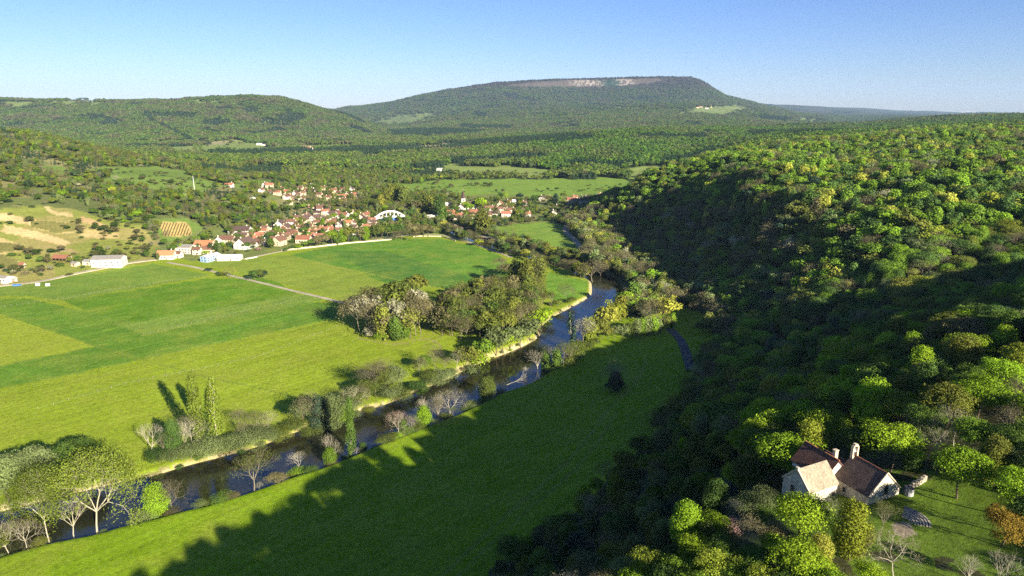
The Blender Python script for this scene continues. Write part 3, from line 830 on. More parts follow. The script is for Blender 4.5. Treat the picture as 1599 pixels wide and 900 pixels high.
# open spring crowns: real limbs with thin twigs and few leaves
def airy(key, r, kind, depth, nper, S, spread, bark, sparse=1.0):
    mb, tips = branches(r, kind, depth)
    P = []; Nn = []
    for t, d in tips:
        k = max(1, int(nper))
        o = rdir(k, r) * spread
        P.append(t + o + d * spread * .4); Nn.append(o / spread + d * .6)
    P = np.concatenate(P); Nn = np.concatenate(Nn)
    keep = r.random(len(P)) < sparse
    P, Nn = P[keep], Nn[keep]
    P[:, 2] = np.maximum(P[:, 2], .03)
    add_proto(key, P, Nn, np.full(len(P), .5), S, r, mb, bark, .55, .8)
r = np.random.default_rng(5)
for k in range(3):
    airy('airy_a', r, ('spread', 'up', 'spread')[k], 5, 2.2, .022, .055, ('bark_pale', 'bark_grey', 'bark_grey')[k])
    airy('airy_b', r, ('spread', 'up', 'spread')[k], 4, 4, .045, .09, 'bark_grey')
    P, Nn, LV = blob_points('round', r, 14, 9); add_proto('airy_c', P, Nn, LV, .16, r, trunk_simple(r), 'bark_grey', .6, .9)
for k in range(2):
    airy('ash_a', r, 'spread', 5, 13, .024, .07, 'bark_pale')
    airy('bare_a', r, 'up', 5, 1, .010, .03, 'bark_pale', .35)
    mb, tips = branches(r, 'up', 4)
    airy('bare_b', r, 'up', 4, 1, .02, .05, 'bark_pale', .5)

# colour families (linear base colours)
PAL = {
 'spring': [(0.175, 0.285, 0.014), (0.215, 0.315, 0.016), (0.13, 0.215, 0.018)],
 'green': [(0.085, 0.145, 0.020), (0.10, 0.165, 0.022), (0.07, 0.125, 0.022)],
 'olive': [(0.125, 0.155, 0.022), (0.10, 0.13, 0.022), (0.155, 0.175, 0.025)],
 'yellow': [(0.24, 0.28, 0.025), (0.21, 0.26, 0.025), (0.28, 0.29, 0.04)],
 'brown': [(0.150, 0.140, 0.055), (0.165, 0.15, 0.06), (0.13, 0.12, 0.045)],
 'greygreen': [(0.155, 0.195, 0.065), (0.135, 0.175, 0.055)],
 'dark': [(0.045, 0.080, 0.036), (0.038, 0.068, 0.034)],
 'pale': [(0.26, 0.26, 0.15), (0.30, 0.29, 0.18)],
 'lime': [(0.165, 0.215, 0.022), (0.15, 0.20, 0.022)],
 'copper': [(0.22, 0.155, 0.02), (0.23, 0.165, 0.02)],
 'pink': [(0.34, 0.22, 0.18)],
}
WORD = {'spring': 'bright green', 'green': 'mid green', 'olive': 'olive green', 'yellow': 'yellow leaved', 'brown': 'brown twiggy', 'greygreen': 'grey green', 'dark': 'dark green', 'pale': 'pale blossoming', 'lime': [(0.165, 0.215, 0.022), (0.15, 0.20, 0.022)],
 'copper': 'copper orange', 'lime': 'lime green', 'pink': 'pink blossoming'}
KIND = {'round': ('broadleaf_tree', 'round tree'), 'oval': ('broadleaf_tree', 'upright tree'), 'bush': ('bush', 'dense bush'), 'airy': ('sparse_tree', 'open tree'), 'bare': ('bare_tree', 'leafless tree'), 'ash': ('tall_tree', 'tall tree'), 'poplar': ('poplar_tree', 'narrow poplar'), 'conifer': ('conifer_tree', 'conifer')}
PLACED = []
def lodof(y): return 'a' if y < 330 else ('b' if y < 1100 else 'c')
def tree(x, y, h, kind, colr, group, w=1.0, z=None, lod=None, label=None, r=random, name=None):
    l = lod or lodof(y)
    key = kind + '_' + l
    if key not in PROTO: key = kind + ('_b' if kind + '_b' in PROTO and l != 'a' else '_a')
    tm, cm, _ = PROTO[key][r.randrange(len(PROTO[key]))]
    z = hz(x, y) if z is None else z
    nm, desc = KIND[kind]
    if name and kind not in ('bush', 'conifer'): nm = name
    o = bpy.data.objects.new(nm, None); o.empty_display_size = .5
    o.location = (x, y, z - .1); o.rotation_euler = (r.gauss(0, .03), r.gauss(0, .03), r.random() * 6.28); o.scale = (h * w, h * w, h); COL.objects.link(o)
    a = bpy.data.objects.new('trunk', tm); a.parent = o; COL.objects.link(a)
    b = bpy.data.objects.new('crown', cm); b.parent = o; COL.objects.link(b)
    c = r.choice(PAL[colr]); k = r.uniform(.88, 1.12); k *= 1.12 if name == 'woodland_tree' else 1.0; b.color = (c[0] * k, c[1] * k, c[2] * k + .006, 1)
    tag(o, label, 'bush' if kind == 'bush' else 'tree', group)
    PLACED.append(dict(o=o, x=x, y=y, h=h, kind=kind, col=colr, label=label, group=group, w=w))
    return o
# ------------------------------------------------------------------ single trees of the river banks and meadows
# (picture column, row of the foot, height in rows, kind, colour, width factor, own label)
G1 = 'trees and bushes along the river banks'
RT = [
 (150, 824, 128, 'ash', 'lime', .86, 'tall olive green tree with a white trunk standing on the grassy near bank'),
 (77, 842, 122, 'ash', 'lime', .66, 'tall yellowish tree just left of the white trunked tree on the near bank'),
 (115, 832, 66, 'bare', 'brown', 1, 'clump of leafless grey stems between the two tall near bank trees'),
 (13, 857, 60, 'bare', 'brown', 1, 'small leafless tree in the bottom left corner beside the river'),
 (42, 850, 52, 'airy', 'brown', 1, None), (-20, 862, 60, 'round', 'olive', 1, None),
 (16, 784, 76, 'round', 'greygreen', 1.15, 'large grey green willow on the far bank at the left edge'),
 (62, 768, 70, 'round', 'greygreen', 1, 'grey green willow right of the largest far bank willow'),
 (-30, 788, 70, 'round', 'greygreen', 1, None), (121, 752, 66, 'round', 'green', .9, 'green tree on the far bank behind the white trunked tree'),
 (140, 748, 48, 'round', 'dark', 1, None), (36, 770, 50, 'round', 'green', 1, None),
 (246, 797, 54, 'oval', 'spring', 1.1, 'bright yellow green upright tree on the near bank left of a brown twiggy one'), (224, 806, 32, 'bush', 'greygreen', 1, 'grey green bush leaning over the water at the foot of a bright tree'),
 (271, 790, 60, 'airy', 'brown', 1, 'brown twiggy tree on the near bank beside a patch of gravel'),
 (347, 777, 20, 'bush', 'green', 1.2, 'low rounded green bush at the edge of the lit meadow'),
 (397, 764, 58, 'airy', 'olive', 1.35, 'spreading pale branched tree on the near bank beside a low bush'),
 (430, 752, 22, 'bush', 'brown', 1, None), (322, 782, 16, 'bush', 'olive', 1, None),
 (237, 716, 50, 'bare', 'pale', 1.1, 'white leafless tree on the far bank left of the poplars'),
 (257, 716, 42, 'airy', 'green', .9, None), (272, 714, 52, 'oval', 'green', .8, None), (289, 708, 46, 'bare', 'pale', 1, None), (302, 700, 52, 'airy', 'brown', .9, None), (249, 722, 26, 'bush', 'green', 1, None),
 (314, 697, 104, 'poplar', 'lime', .95, 'left and tallest of the two broad poplars on the far bank'),
 (340, 692, 96, 'poplar', 'lime', 1.05, 'right hand broad poplar of the pair on the far bank'),
 (331, 689, 74, 'poplar', 'green', .8, None),
 (270, 722, 26, 'bush', 'greygreen', 1.1, None), (299, 716, 30, 'bush', 'greygreen', 1.1, None), (328, 710, 30, 'bush', 'greygreen', 1.2, None), (285, 720, 22, 'bush', 'green', 1, None), (313, 713, 26, 'bush', 'greygreen', 1, None), (345, 706, 28, 'bush', 'greygreen', 1, None),
 (376, 699, 32, 'bush', 'greygreen', 1.1, 'wide grey green willow bush hanging over the far bank right of the poplars'), (396, 693, 30, 'bush', 'greygreen', 1.1, None), (373, 676, 36, 'airy', 'brown', 1.1, 'bare brown tree in the meadow edge right of the poplars'), (385, 688, 30, 'airy', 'brown', 1, None),
 (401, 682, 40, 'airy', 'olive', 1, None), (418, 678, 34, 'airy', 'brown', 1, None), (412, 686, 26, 'bush', 'greygreen', 1, None), (437, 680, 26, 'bush', 'olive', 1.1, None), (425, 684, 24, 'bush', 'greygreen', 1, None), (452, 672, 20, 'bush', 'olive', 1, None),
 (467, 722, 36, 'bare', 'pale', 1, 'small white leafless tree above a low bush on the near bank'), (466, 731, 22, 'bush', 'spring', 1, None), (452, 738, 14, 'bush', 'olive', 1, None), (484, 728, 12, 'bush', 'green', 1, None),
 (475, 662, 40, 'round', 'greygreen', 1, None), (489, 662, 60, 'airy', 'brown', 1, None), (499, 662, 54, 'oval', 'dark', .9, 'dark narrow tree on the far bank between a brown and a green one'),
 (519, 660, 54, 'oval', 'greygreen', 1.2, 'tall grey green tree on the far bank left of a bright bush'), (533, 655, 36, 'round', 'spring', 1, None), (485, 668, 24, 'bush', 'olive', 1, None), (508, 660, 30, 'bush', 'greygreen', 1, None), (465, 668, 24, 'bush', 'olive', 1, None),
 (515, 718, 30, 'oval', 'spring', 1.1, None), (514, 716, 50, 'bare', 'pale', .8, 'bare forked tree rising out of a bright green bush on the near bank'),
 (549, 703, 92, 'poplar', 'green', .75, 'slim ivy covered poplar standing alone on the near bank'), (567, 697, 18, 'oval', 'green', 1.2, None), (539, 710, 12, 'bush', 'green', 1, None), (557, 704, 14, 'airy', 'brown', 1, None),
 (606, 686, 17, 'bush', 'olive', 1.2, None), (596, 692, 12, 'bush', 'olive', 1, None),
 (554, 640, 42, 'airy', 'olive', 1, None), (545, 645, 34, 'round', 'greygreen', 1, None), (566, 632, 30, 'airy', 'brown', 1, None), (575, 624, 34, 'round', 'olive', 1, None), (550, 636, 30, 'bush', 'olive', 1, None),
 (588, 621, 55, 'airy', 'brown', 1, 'large open brown tree in the far bank clump above the pale gravel bar'), (600, 614, 52, 'airy', 'brown', 1, None), (603, 618, 46, 'round', 'olive', .9, None), (615, 616, 44, 'round', 'greygreen', 1, None), (624, 620, 26, 'bush', 'olive', 1.1, None), (578, 618, 40, 'airy', 'brown', 1, None), (610, 622, 26, 'bush', 'greygreen', 1, None),
 (652, 610, 27, 'round', 'green', 1.2, 'round dark green bush like tree alone at the water on the far bank'),
 (623, 679, 42, 'airy', 'pink', .9, None), (629, 676, 26, 'oval', 'green', .9, None), (644, 670, 30, 'airy', 'greygreen', 1, None), (662, 662, 34, 'oval', 'spring', 1.1, 'bright green tree among pale leafless ones on the near bank'), (666, 654, 46, 'bare', 'pale', 1, None), (681, 650, 42, 'airy', 'brown', .9, None), (688, 645, 40, 'bare', 'pale', .9, None),
 (705, 643, 44, 'airy', 'brown', 1.15, 'wide pinkish brown tree at the end of the near bank tree row'), (654, 668, 16, 'bush', 'olive', 1, None), (695, 646, 18, 'bush', 'olive', 1, None), (638, 675, 16, 'bush', 'spring', 1, None),
 (727, 633, 14, 'bush', 'green', 1.2, None), (740, 628, 17, 'bush', 'greygreen', 1.2, None), (761, 618, 36, 'oval', 'olive', 1.25, 'single rounded yellowish tree on the near bank beside fallen branches'), (775, 610, 10, 'bush', 'olive', 1, None), (812, 596, 10, 'bush', 'olive', 1, None),
 (654, 588, 30, 'airy', 'brown', 1, None), (664, 581, 26, 'round', 'spring', 1, None), (680, 595, 22, 'bush', 'greygreen', 1.2, None), (690, 590, 24, 'bush', 'greygreen', 1.1, None), (681, 580, 40, 'airy', 'brown', .8, None), (697, 582, 24, 'airy', 'brown', 1, None), (672, 594, 20, 'bush', 'olive', 1, None),
 (713, 575, 28, 'airy', 'olive', 1, None), (728, 570, 36, 'round', 'olive', 1, None), (740, 565, 28, 'round', 'yellow', .8, None), (704, 584, 20, 'bush', 'greygreen', 1, None), (735, 572, 20, 'bush', 'greygreen', 1, None),
 (759, 557, 38, 'round', 'spring', 1, None), (775, 550, 42, 'round', 'greygreen', 1, None), (786, 546, 34, 'round', 'spring', 1.1, None), (797, 541, 34, 'round', 'greygreen', 1.1, None), (813, 536, 32, 'round', 'greygreen', 1.1, None), (828, 528, 34, 'round', 'greygreen', 1.1, None), (843, 516, 36, 'round', 'spring', 1.15, 'light green rounded tree at the river bend end of the big grove'), (750, 562, 24, 'bush', 'spring', 1, None), (832, 512, 34, 'airy', 'brown', 1, None), (818, 520, 40, 'airy', 'brown', 1, None),
 (824, 582, 22, 'bare', 'pale', 1, 'small white dead tree leaning over the near bank'), (840, 571, 36, 'bare', 'pale', 1.2, 'large white leafless tree on the near bank above the dark water'), (831, 578, 12, 'bush', 'olive', 1.2, None), (853, 572, 30, 'oval', 'green', .9, None), (869, 576, 26, 'oval', 'green', 1, None), (866, 560, 32, 'bare', 'pale', 1.1, None), (880, 573, 34, 'airy', 'olive', 1, None), (893, 568, 30, 'airy', 'olive', 1, None), (902, 562, 18, 'bush', 'olive', 1.1, None), (861, 572, 16, 'bush', 'spring', 1, None), (889, 572, 16, 'bush', 'olive', 1, None),
 (893, 544, 58, 'poplar', 'dark', 1.15, 'dark slender conical tree standing upright beside the blue rapids'), (888, 550, 12, 'bush', 'spring', 1, None),
 (911, 542, 40, 'airy', 'pale', .9, 'pale lilac grey twiggy tree right of the dark conical tree'), (922, 536, 34, 'oval', 'yellow', 1.1, None), (904, 548, 18, 'bush', 'olive', 1, None), (916, 548, 16, 'bush', 'olive', 1.1, None), (929, 540, 14, 'bush', 'olive', 1, None),
 (935, 526, 32, 'round', 'olive', 1, None), (949, 522, 44, 'round', 'yellow', .9, None), (958, 512, 40, 'round', 'yellow', .85, None), (969, 502, 34, 'oval', 'yellow', 1.1, None), (941, 531, 22, 'round', 'olive', 1, None), (980, 487, 28, 'round', 'spring', 1, 'bright green tree among yellow ones near the river bend'), (990, 482, 36, 'oval', 'green', 1, None), (995, 490, 22, 'oval', 'dark', .9, None),
 (950, 531, 20, 'round', 'olive', 1, None), (960, 530, 22, 'round', 'greygreen', .9, None), (972, 530, 22, 'round', 'greygreen', .9, None), (982, 528, 22, 'round', 'olive', .9, None), (994, 526, 24, 'oval', 'greygreen', 1, None), (1003, 525, 24, 'oval', 'spring', 1, None), (1012, 524, 24, 'oval', 'greygreen', 1, None), (1021, 523, 24, 'oval', 'spring', 1, None), (1028, 521, 20, 'oval', 'greygreen', 1, None),
 (1016, 510, 38, 'airy', 'brown', 1.1, None), (1026, 510, 36, 'airy', 'brown', 1.1, None), (1042, 508, 44, 'round', 'yellow', .9, 'large yellow crowned tree at the head of the shaded meadow'), (1034, 506, 38, 'round', 'yellow', .8, None), (1044, 514, 20, 'round', 'olive', 1, None), (1050, 512, 20, 'oval', 'spring', 1, None),
 (1093, 493, 20, 'airy', 'brown', 1.4, None), (1112, 500, 24, 'airy', 'brown', 1.2, None), (1098, 520, 20, 'bush', 'green', 1, None),
 (847, 485, 24, 'airy', 'brown', .9, None), (862, 487, 28, 'airy', 'olive', .9, None), (884, 471, 24, 'airy', 'brown', 1, None), (872, 480, 14, 'bush', 'olive', 1, None), (893, 474, 12, 'bush', 'olive', 1, None), (856, 492, 14, 'bush', 'spring', 1, None),
 (913, 431, 22, 'round', 'yellow', .9, None), (927, 438, 34, 'airy', 'brown', 1.3, 'round brown twiggy tree at the tip of the far bank where the river bends'), (940, 430, 26, 'airy', 'brown', 1, None),
 (835, 460, 52, 'airy', 'olive', .8, 'tall pale stemmed tree standing clear at the end of the big grove'), (843, 458, 46, 'oval', 'olive', .7, None), (826, 458, 46, 'oval', 'olive', .9, None), (808, 452, 40, 'oval', 'olive', 1, None), (784, 428, 22, 'airy', 'brown', 1.2, None), (795, 432, 22, 'bush', 'brown', 1.2, None), (815, 445, 30, 'airy', 'brown', 1, None),
 (652, 476, 46, 'round', 'olive', .9, 'olive tree standing behind the round grove in the left meadow'),
 # round grove
 (552, 513, 44, 'airy', 'brown', 1, None), (563, 519, 50, 'airy', 'brown', 1, None), (569, 516, 52, 'round', 'pale', .75, None), (577, 518, 54, 'round', 'pale', .7, 'white blossoming tree at the left of the round grove'), (589, 526, 48, 'airy', 'brown', 1, None), (601, 531, 46, 'oval', 'olive', 1, None), (609, 529, 48, 'round', 'brown', .9, None), (618, 528, 56, 'round', 'pale', .75, 'white blossoming tree in the middle of the round grove'), (619, 533, 36, 'oval', 'green', 1, None), (633, 529, 36, 'oval', 'spring', .9, 'bright green slim tree at the front of the round grove'), (641, 529, 46, 'round', 'olive', .9, None), (650, 525, 48, 'airy', 'brown', 1, None), (658, 522, 50, 'airy', 'brown', 1, None), (665, 515, 46, 'round', 'brown', .8, None), (668, 510, 36, 'round', 'pale', .7, None),
 (574, 505, 48, 'airy', 'brown', 1, None), (585, 505, 50, 'round', 'brown', .9, None), (597, 508, 50, 'airy', 'olive', 1, None), (612, 508, 52, 'round', 'olive', .9, None), (626, 508, 52, 'oval', 'olive', 1, None), (640, 506, 50, 'round', 'brown', .9, None), (652, 503, 50, 'round', 'pale', .75, 'white blossoming tree at the right back of the round grove'), (605, 497, 50, 'round', 'olive', .9, None), (622, 494, 52, 'round', 'olive', 1, None), (637, 495, 50, 'round', 'olive', .9, None), (583, 527, 20, 'bush', 'pale', 1, None), (595, 531, 18, 'bush', 'spring', 1, None), (627, 532, 16, 'bush', 'green', 1, None),
 # single trees of the open fields
 (360, 435, 15, 'airy', 'yellow', 1.5, 'yellowish rounded bush like tree beside the farm track'), (349, 432, 8, 'bush', 'olive', 1.3, None), (340, 429, 5, 'bush', 'dark', 1, None), (325, 424, 6, 'bush', 'dark', 1.5, None),
 (399, 438, 16, 'round', 'green', 1.1, 'dark green tree left of two others in the field by the farm track'), (406, 437, 15, 'round', 'olive', 1, None), (413, 436, 13, 'round', 'dark', 1, 'small dark tree at the right end of the field clump'), (390, 437, 8, 'bush', 'dark', 1, None),
 (244, 404, 8, 'round', 'dark', 1.2, 'small round dark tree beside the red roofed farmhouse'), (650, 378, 14, 'airy', 'brown', 1, None),
 (795, 356, 9, 'airy', 'brown', 1, None), (801, 366, 8, 'airy', 'olive', 1, None), (877, 353, 12, 'airy', 'olive', 1, None), (755, 366, 32, 'oval', 'olive', 1.3, 'tall grey green tree beside the river by the east village'), (749, 366, 26, 'oval', 'greygreen', 1, None),
]
def pick_(r, L): return L[r.randrange(len(L))]
def depth(x, y, z): return y * CP + (CAMH - z) * SP
for t in RT:
    px, py, hp, kind, colr, w_, lab = t
    x, y, z = at(px, py)
    h = hp * depth(x, y, z) / F / CP * 1.10
    tree(x, y, h, kind, colr, G1, w_, None, None, lab)
# low willow growth closing the gaps along both banks
_r = random.Random(41)
for B, s_ in ((RAD, 1), (RBD, -1)):
    acc = 0
    for i in range(1, len(B)):
        p = B[i]; acc += float(np.hypot(*(p - B[i - 1])))
        if p[1] > 420 or p[0] < -230 or acc < (6.5 if s_ == 1 else 9): continue
        acc = 0
        if _r.random() < .25: continue
        n_ = p - (RAD[i] + RBD[i]) / 2; n_ = n_ / np.linalg.norm(n_); q = p + n_ * _r.uniform(.3, 3.2)
        c = pick_(_r, ['greygreen', 'olive', 'spring', 'green', 'brown', 'greygreen']); k = 'bush' if _r.random() < .8 else 'airy'
        tree(q[0], q[1], _r.uniform(1.6, 4.2) * (1 if k == 'bush' else 1.6), k, c, G1, _r.uniform(.9, 1.4), r=_r)
# lone tree of the shaded meadow: ivy clad below, pale twigs above
x, y, z = at(962, 612); d_ = depth(x, y, z) / F
o = tree(x, y, 52 * d_, 'airy', 'pale', G1, 1.0, None, None, 'lone tree with ivy covered trunk and pale top in the middle of the shaded meadow')
o['category'] = 'tree'; o.rotation_euler = (0, 0, 1)
ivy = bpy.data.objects.new('ivy', PROTO['oval_a'][1][1]); ivy.parent = o; ivy.scale = (.75, .75, .62); COL.objects.link(ivy); ivy.color = (*PAL['dark'][0], 1)
ivy = bpy.data.objects.new('ivy', PROTO['bush_a'][1][1]); ivy.parent = o; ivy.scale = (.5, .5, .42); COL.objects.link(ivy); ivy.color = (*PAL['dark'][1], 1)

# big grove between the meadow and the river
def poly_world(pp): return [flat(*p) for p in pp]
def scatter_poly(pp, sp, r):
    Wp = poly_world(pp); xs = [p[0] for p in Wp]; ys = [p[1] for p in Wp]; out = []
    y = min(ys)
    while y < max(ys):
        x = min(xs)
        while x < max(xs):
            q = (x + r.uniform(-.45, .45) * sp, y + r.uniform(-.45, .45) * sp)
            if inpoly(np.array([q[0]]), np.array([q[1]]), Wp)[0]: out.append(q)
            x += sp
        y += sp
    return out
RR = random.Random(3)
def pick(r, opts):
    t = r.random() * sum(o[1] for o in opts)
    for o in opts:
        t -= o[1]
        if t <= 0: return o[0]
    return opts[-1][0]
for x, y in scatter_poly([(676, 508), (692, 530), (735, 542), (770, 541), (800, 526), (826, 505), (848, 476), (832, 462), (800, 458), (745, 470), (700, 482)], 6.2, RR):
    k, c = pick(RR, [(('round', 'olive'), 7), (('oval', 'olive'), 3), (('airy', 'brown'), 5), (('round', 'brown'), 2), (('round', 'green'), 1.4), (('airy', 'olive'), 2)])
    tree(x, y, RR.uniform(12, 18.5), k, c, 'trees of the big grove beside the river', RR.uniform(.75, 1.0), r=RR, name='grove_tree')
# trees lining the river upstream
cl = (RAD + RBD) / 2
for s_, B in ((1, RAD), (-1, RBD)):
    dsum = 0; prev = B[0]
    for i in range(1, len(B)):
        p = B[i]; dsum += np.hypot(*(p - prev)); prev = p
        if p[1] < (520 if s_ == 1 else 515) or p[1] > 1100: continue
        if dsum < 6.0: continue
        dsum = 0
        nrm = p - cl[i]; nrm = nrm / np.linalg.norm(nrm)
        for k_ in range(2):
            q = p + nrm * RR.uniform(1.5, 11) + np.array([RR.uniform(-2, 2), RR.uniform(-2, 2)])
            k, c = pick(RR, [(('round', 'olive'), 4), (('airy', 'brown'), 3), (('oval', 'greygreen'), 3), (('round', 'green'), 1.5), (('airy', 'olive'), 2), (('round', 'yellow'), .7), (('bush', 'olive'), 2)])
            tree(q[0], q[1], RR.uniform(6, 12) if k != 'bush' else RR.uniform(3, 5), k, c, 'trees lining the river upstream', RR.uniform(.8, 1.1), r=RR, name='riverside_tree')


G2 = 'garden trees around the village'
for px, py, hp, kind, colr in [(486, 387, 14, 'round', 'green'), (497, 386, 18, 'round', 'brown'), (507, 385, 21, 'round', 'brown'), (520, 383, 25, 'round', 'spring'), (528, 383, 20, 'oval', 'green'), (537, 381, 22, 'oval', 'spring'), (545, 380, 27, 'round', 'olive'), (553, 379, 13, 'bush', 'green'), (563, 378, 24, 'round', 'brown'), (572, 377, 22, 'oval', 'spring'),
  (580, 376, 22, 'round', 'spring'), (588, 376, 27, 'round', 'olive'), (597, 375, 27, 'round', 'olive'), (606, 374, 28, 'round', 'green'), (615, 373, 26, 'round', 'green'), (624, 373, 24, 'round', 'green'), (618, 377, 16, 'airy', 'brown'), (628, 377, 18, 'airy', 'brown'), (636, 377, 18, 'airy', 'olive'), (643, 372, 24, 'round', 'brown'), (652, 371, 22, 'round', 'brown'), (662, 370, 20, 'round', 'brown'), (669, 370, 18, 'round', 'brown'),
  (423, 376, 15, 'round', 'green'), (416, 379, 12, 'round', 'dark'), (434, 372, 12, 'round', 'olive'), (425, 389, 11, 'round', 'olive'), (448, 393, 8, 'bush', 'green'), (458, 390, 8, 'bush', 'green'), (466, 390, 10, 'bush', 'spring'), (477, 388, 12, 'round', 'spring'), (480, 362, 13, 'oval', 'dark'), (352, 396, 11, 'round', 'olive'), (345, 393, 9, 'round', 'green'), (363, 398, 8, 'airy', 'brown'), (371, 397, 7, 'bush', 'olive'),
  (404, 392, 7, 'bush', 'pink'), (388, 394, 6, 'bush', 'green'), (600, 362, 14, 'round', 'brown'), (612, 358, 14, 'round', 'brown'), (637, 350, 14, 'round', 'green'), (650, 344, 12, 'round', 'olive'),
  (597, 328, 22, 'oval', 'yellow'), (604, 322, 26, 'oval', 'olive'), (612, 320, 30, 'oval', 'olive'), (621, 320, 32, 'oval', 'olive'), (631, 323, 30, 'oval', 'olive'), (588, 328, 18, 'round', 'olive'), (576, 326, 18, 'round', 'olive'), (641, 336, 16, 'round', 'green'), (652, 332, 20, 'round', 'brown'), (667, 332, 30, 'round', 'olive'), (676, 334, 28, 'round', 'olive'), (686, 340, 30, 'oval', 'green'), (694, 345, 26, 'oval', 'green'), (686, 352, 22, 'round', 'green'),
  (726, 328, 14, 'round', 'spring'), (733, 334, 18, 'round', 'spring'), (752, 328, 20, 'round', 'spring'), (783, 312, 11, 'round', 'green'), (790, 312, 11, 'round', 'spring'), (812, 315, 14, 'round', 'dark'), (835, 318, 14, 'round', 'green'), (867, 322, 18, 'oval', 'dark'), (880, 312, 12, 'round', 'olive'), (800, 345, 9, 'bush', 'green'), (815, 347, 9, 'bush', 'green'), (830, 348, 9, 'bush', 'brown'), (845, 346, 8, 'bush', 'green'), (857, 346, 8, 'bush', 'green'),
  (913, 360, 12, 'round', 'olive'), (922, 366, 12, 'airy', 'brown'), (919, 352, 16, 'oval', 'spring'), (935, 358, 14, 'airy', 'brown'), (983, 372, 20, 'oval', 'spring'), (991, 378, 18, 'oval', 'green'), (970, 376, 12, 'round', 'olive'),
  (95, 418, 8, 'bush', 'green'), (75, 413, 13, 'round', 'brown'), (64, 412, 12, 'round', 'green'), (45, 408, 12, 'round', 'green'), (110, 413, 13, 'round', 'olive'), (122, 411, 12, 'round', 'green'), (42, 434, 14, 'airy', 'brown'), (66, 430, 13, 'airy', 'brown'), (80, 424, 10, 'round', 'pale'), (22, 430, 10, 'round', 'pale'), (18, 402, 9, 'bush', 'green'), (225, 402, 12, 'airy', 'brown'), (130, 420, 6, 'bush', 'green'), (10, 425, 8, 'bush', 'dark'),
  (200, 392, 9, 'round', 'olive'), (183, 396, 9, 'bush', 'green'), (150, 398, 8, 'bush', 'olive'), (170, 392, 8, 'round', 'pale'), (215, 398, 7, 'bush', 'green'), (262, 372, 12, 'airy', 'brown'), (237, 385, 8, 'round', 'pale'), (300, 378, 9, 'round', 'brown'), (318, 375, 9, 'bush', 'olive')]:
    x, y, z = at(px, py); tree(x, y, hp * depth(x, y, z) / F / CP, kind, colr, G2, random.uniform(.9, 1.1), name='garden_tree')
# ------------------------------------------------------------------ woods
CHAPEL = (66, 122)
def horizon_ok(X, Y, Zt, tol=.012):
    th = np.linspace(radians(-48), radians(48), 400); rr = np.geomspace(60, 9000, 360)
    TT, RR_ = np.meshgrid(th, rr, indexing='ij')
    gx, gy = np.sin(TT) * RR_, np.cos(TT) * RR_
    sl = (H(gx, gy, False) + 6 - CAMH) / RR_
    cm = np.maximum.accumulate(sl, axis=1)
    t = np.arctan2(X, Y); r_ = np.hypot(X, Y)
    i = np.clip(((t - th[0]) / (th[1] - th[0])).astype(int), 0, 399)
    j = np.clip(np.searchsorted(rr, r_ * .96) - 1, 0, 359)
    return (Zt - CAMH) / r_ > cm[i, j] - tol
def wood_points(y0, y1, sp, seed):
    rg = np.random.default_rng(seed)
    xw = y1 * .86 + 60
    gx = np.arange(-xw, xw, sp); gy = np.arange(y0, y1, sp)
    X, Y = np.meshgrid(gx, gy); X = X.ravel() + rg.uniform(-.48, .48, X.size) * sp; Y = Y.ravel() + rg.uniform(-.48, .48, Y.size) * sp
    a = np.abs(X) < Y * .84 + 110
    X, Y = X[a], Y[a]
    Z = H(X, Y, False)
    keep = ~opened(X, Y, Z) & (riverd(X, Y) > 5) & ~clearing(X, Y)
    keep &= ~((Z < 1.0) & (Y < 560) & (X < 60))
    keep &= ~((Z < 1.2) & (Y < 640) & (X > fx(1050, 600)) & (Y > 470) & (X < fx(1110, 600)) & False)
    v = village(X, Y, Z) & (Y > 500); keep &= ~(v & (rg.random(len(X)) > .40))
    keep &= ~((Y > 150) & ~horizon_ok(X, Y, Z + 18))
    return X[keep], Y[keep], Z[keep]
BELTS = [[(320, 239), (480, 235), (620, 231), (700, 225), (830, 216), (905, 212), (910, 218), (830, 226), (700, 238), (600, 241), (480, 245), (320, 247)], [(690, 252), (835, 245), (845, 252), (720, 259)], [(615, 206), (690, 202), (765, 207), (690, 216), (605, 213)], [(720, 196), (800, 199), (800, 205), (720, 203)],
  [(738, 177), (762, 176), (762, 185), (740, 185)], [(228, 177), (312, 179), (303, 187), (222, 185)], [(222, 183), (232, 184), (304, 221), (296, 223)], [(0, 200), (24, 215), (20, 245), (0, 240)], [(380, 262), (440, 260), (440, 272), (385, 276)], [(336, 262), (352, 258), (356, 268), (338, 270)], [(1160, 210), (1320, 205), (1330, 210), (1170, 216)], [(990, 212), (1110, 214), (1100, 220), (1000, 220)], [(1180, 180), (1240, 186), (1230, 192), (1190, 190)]]
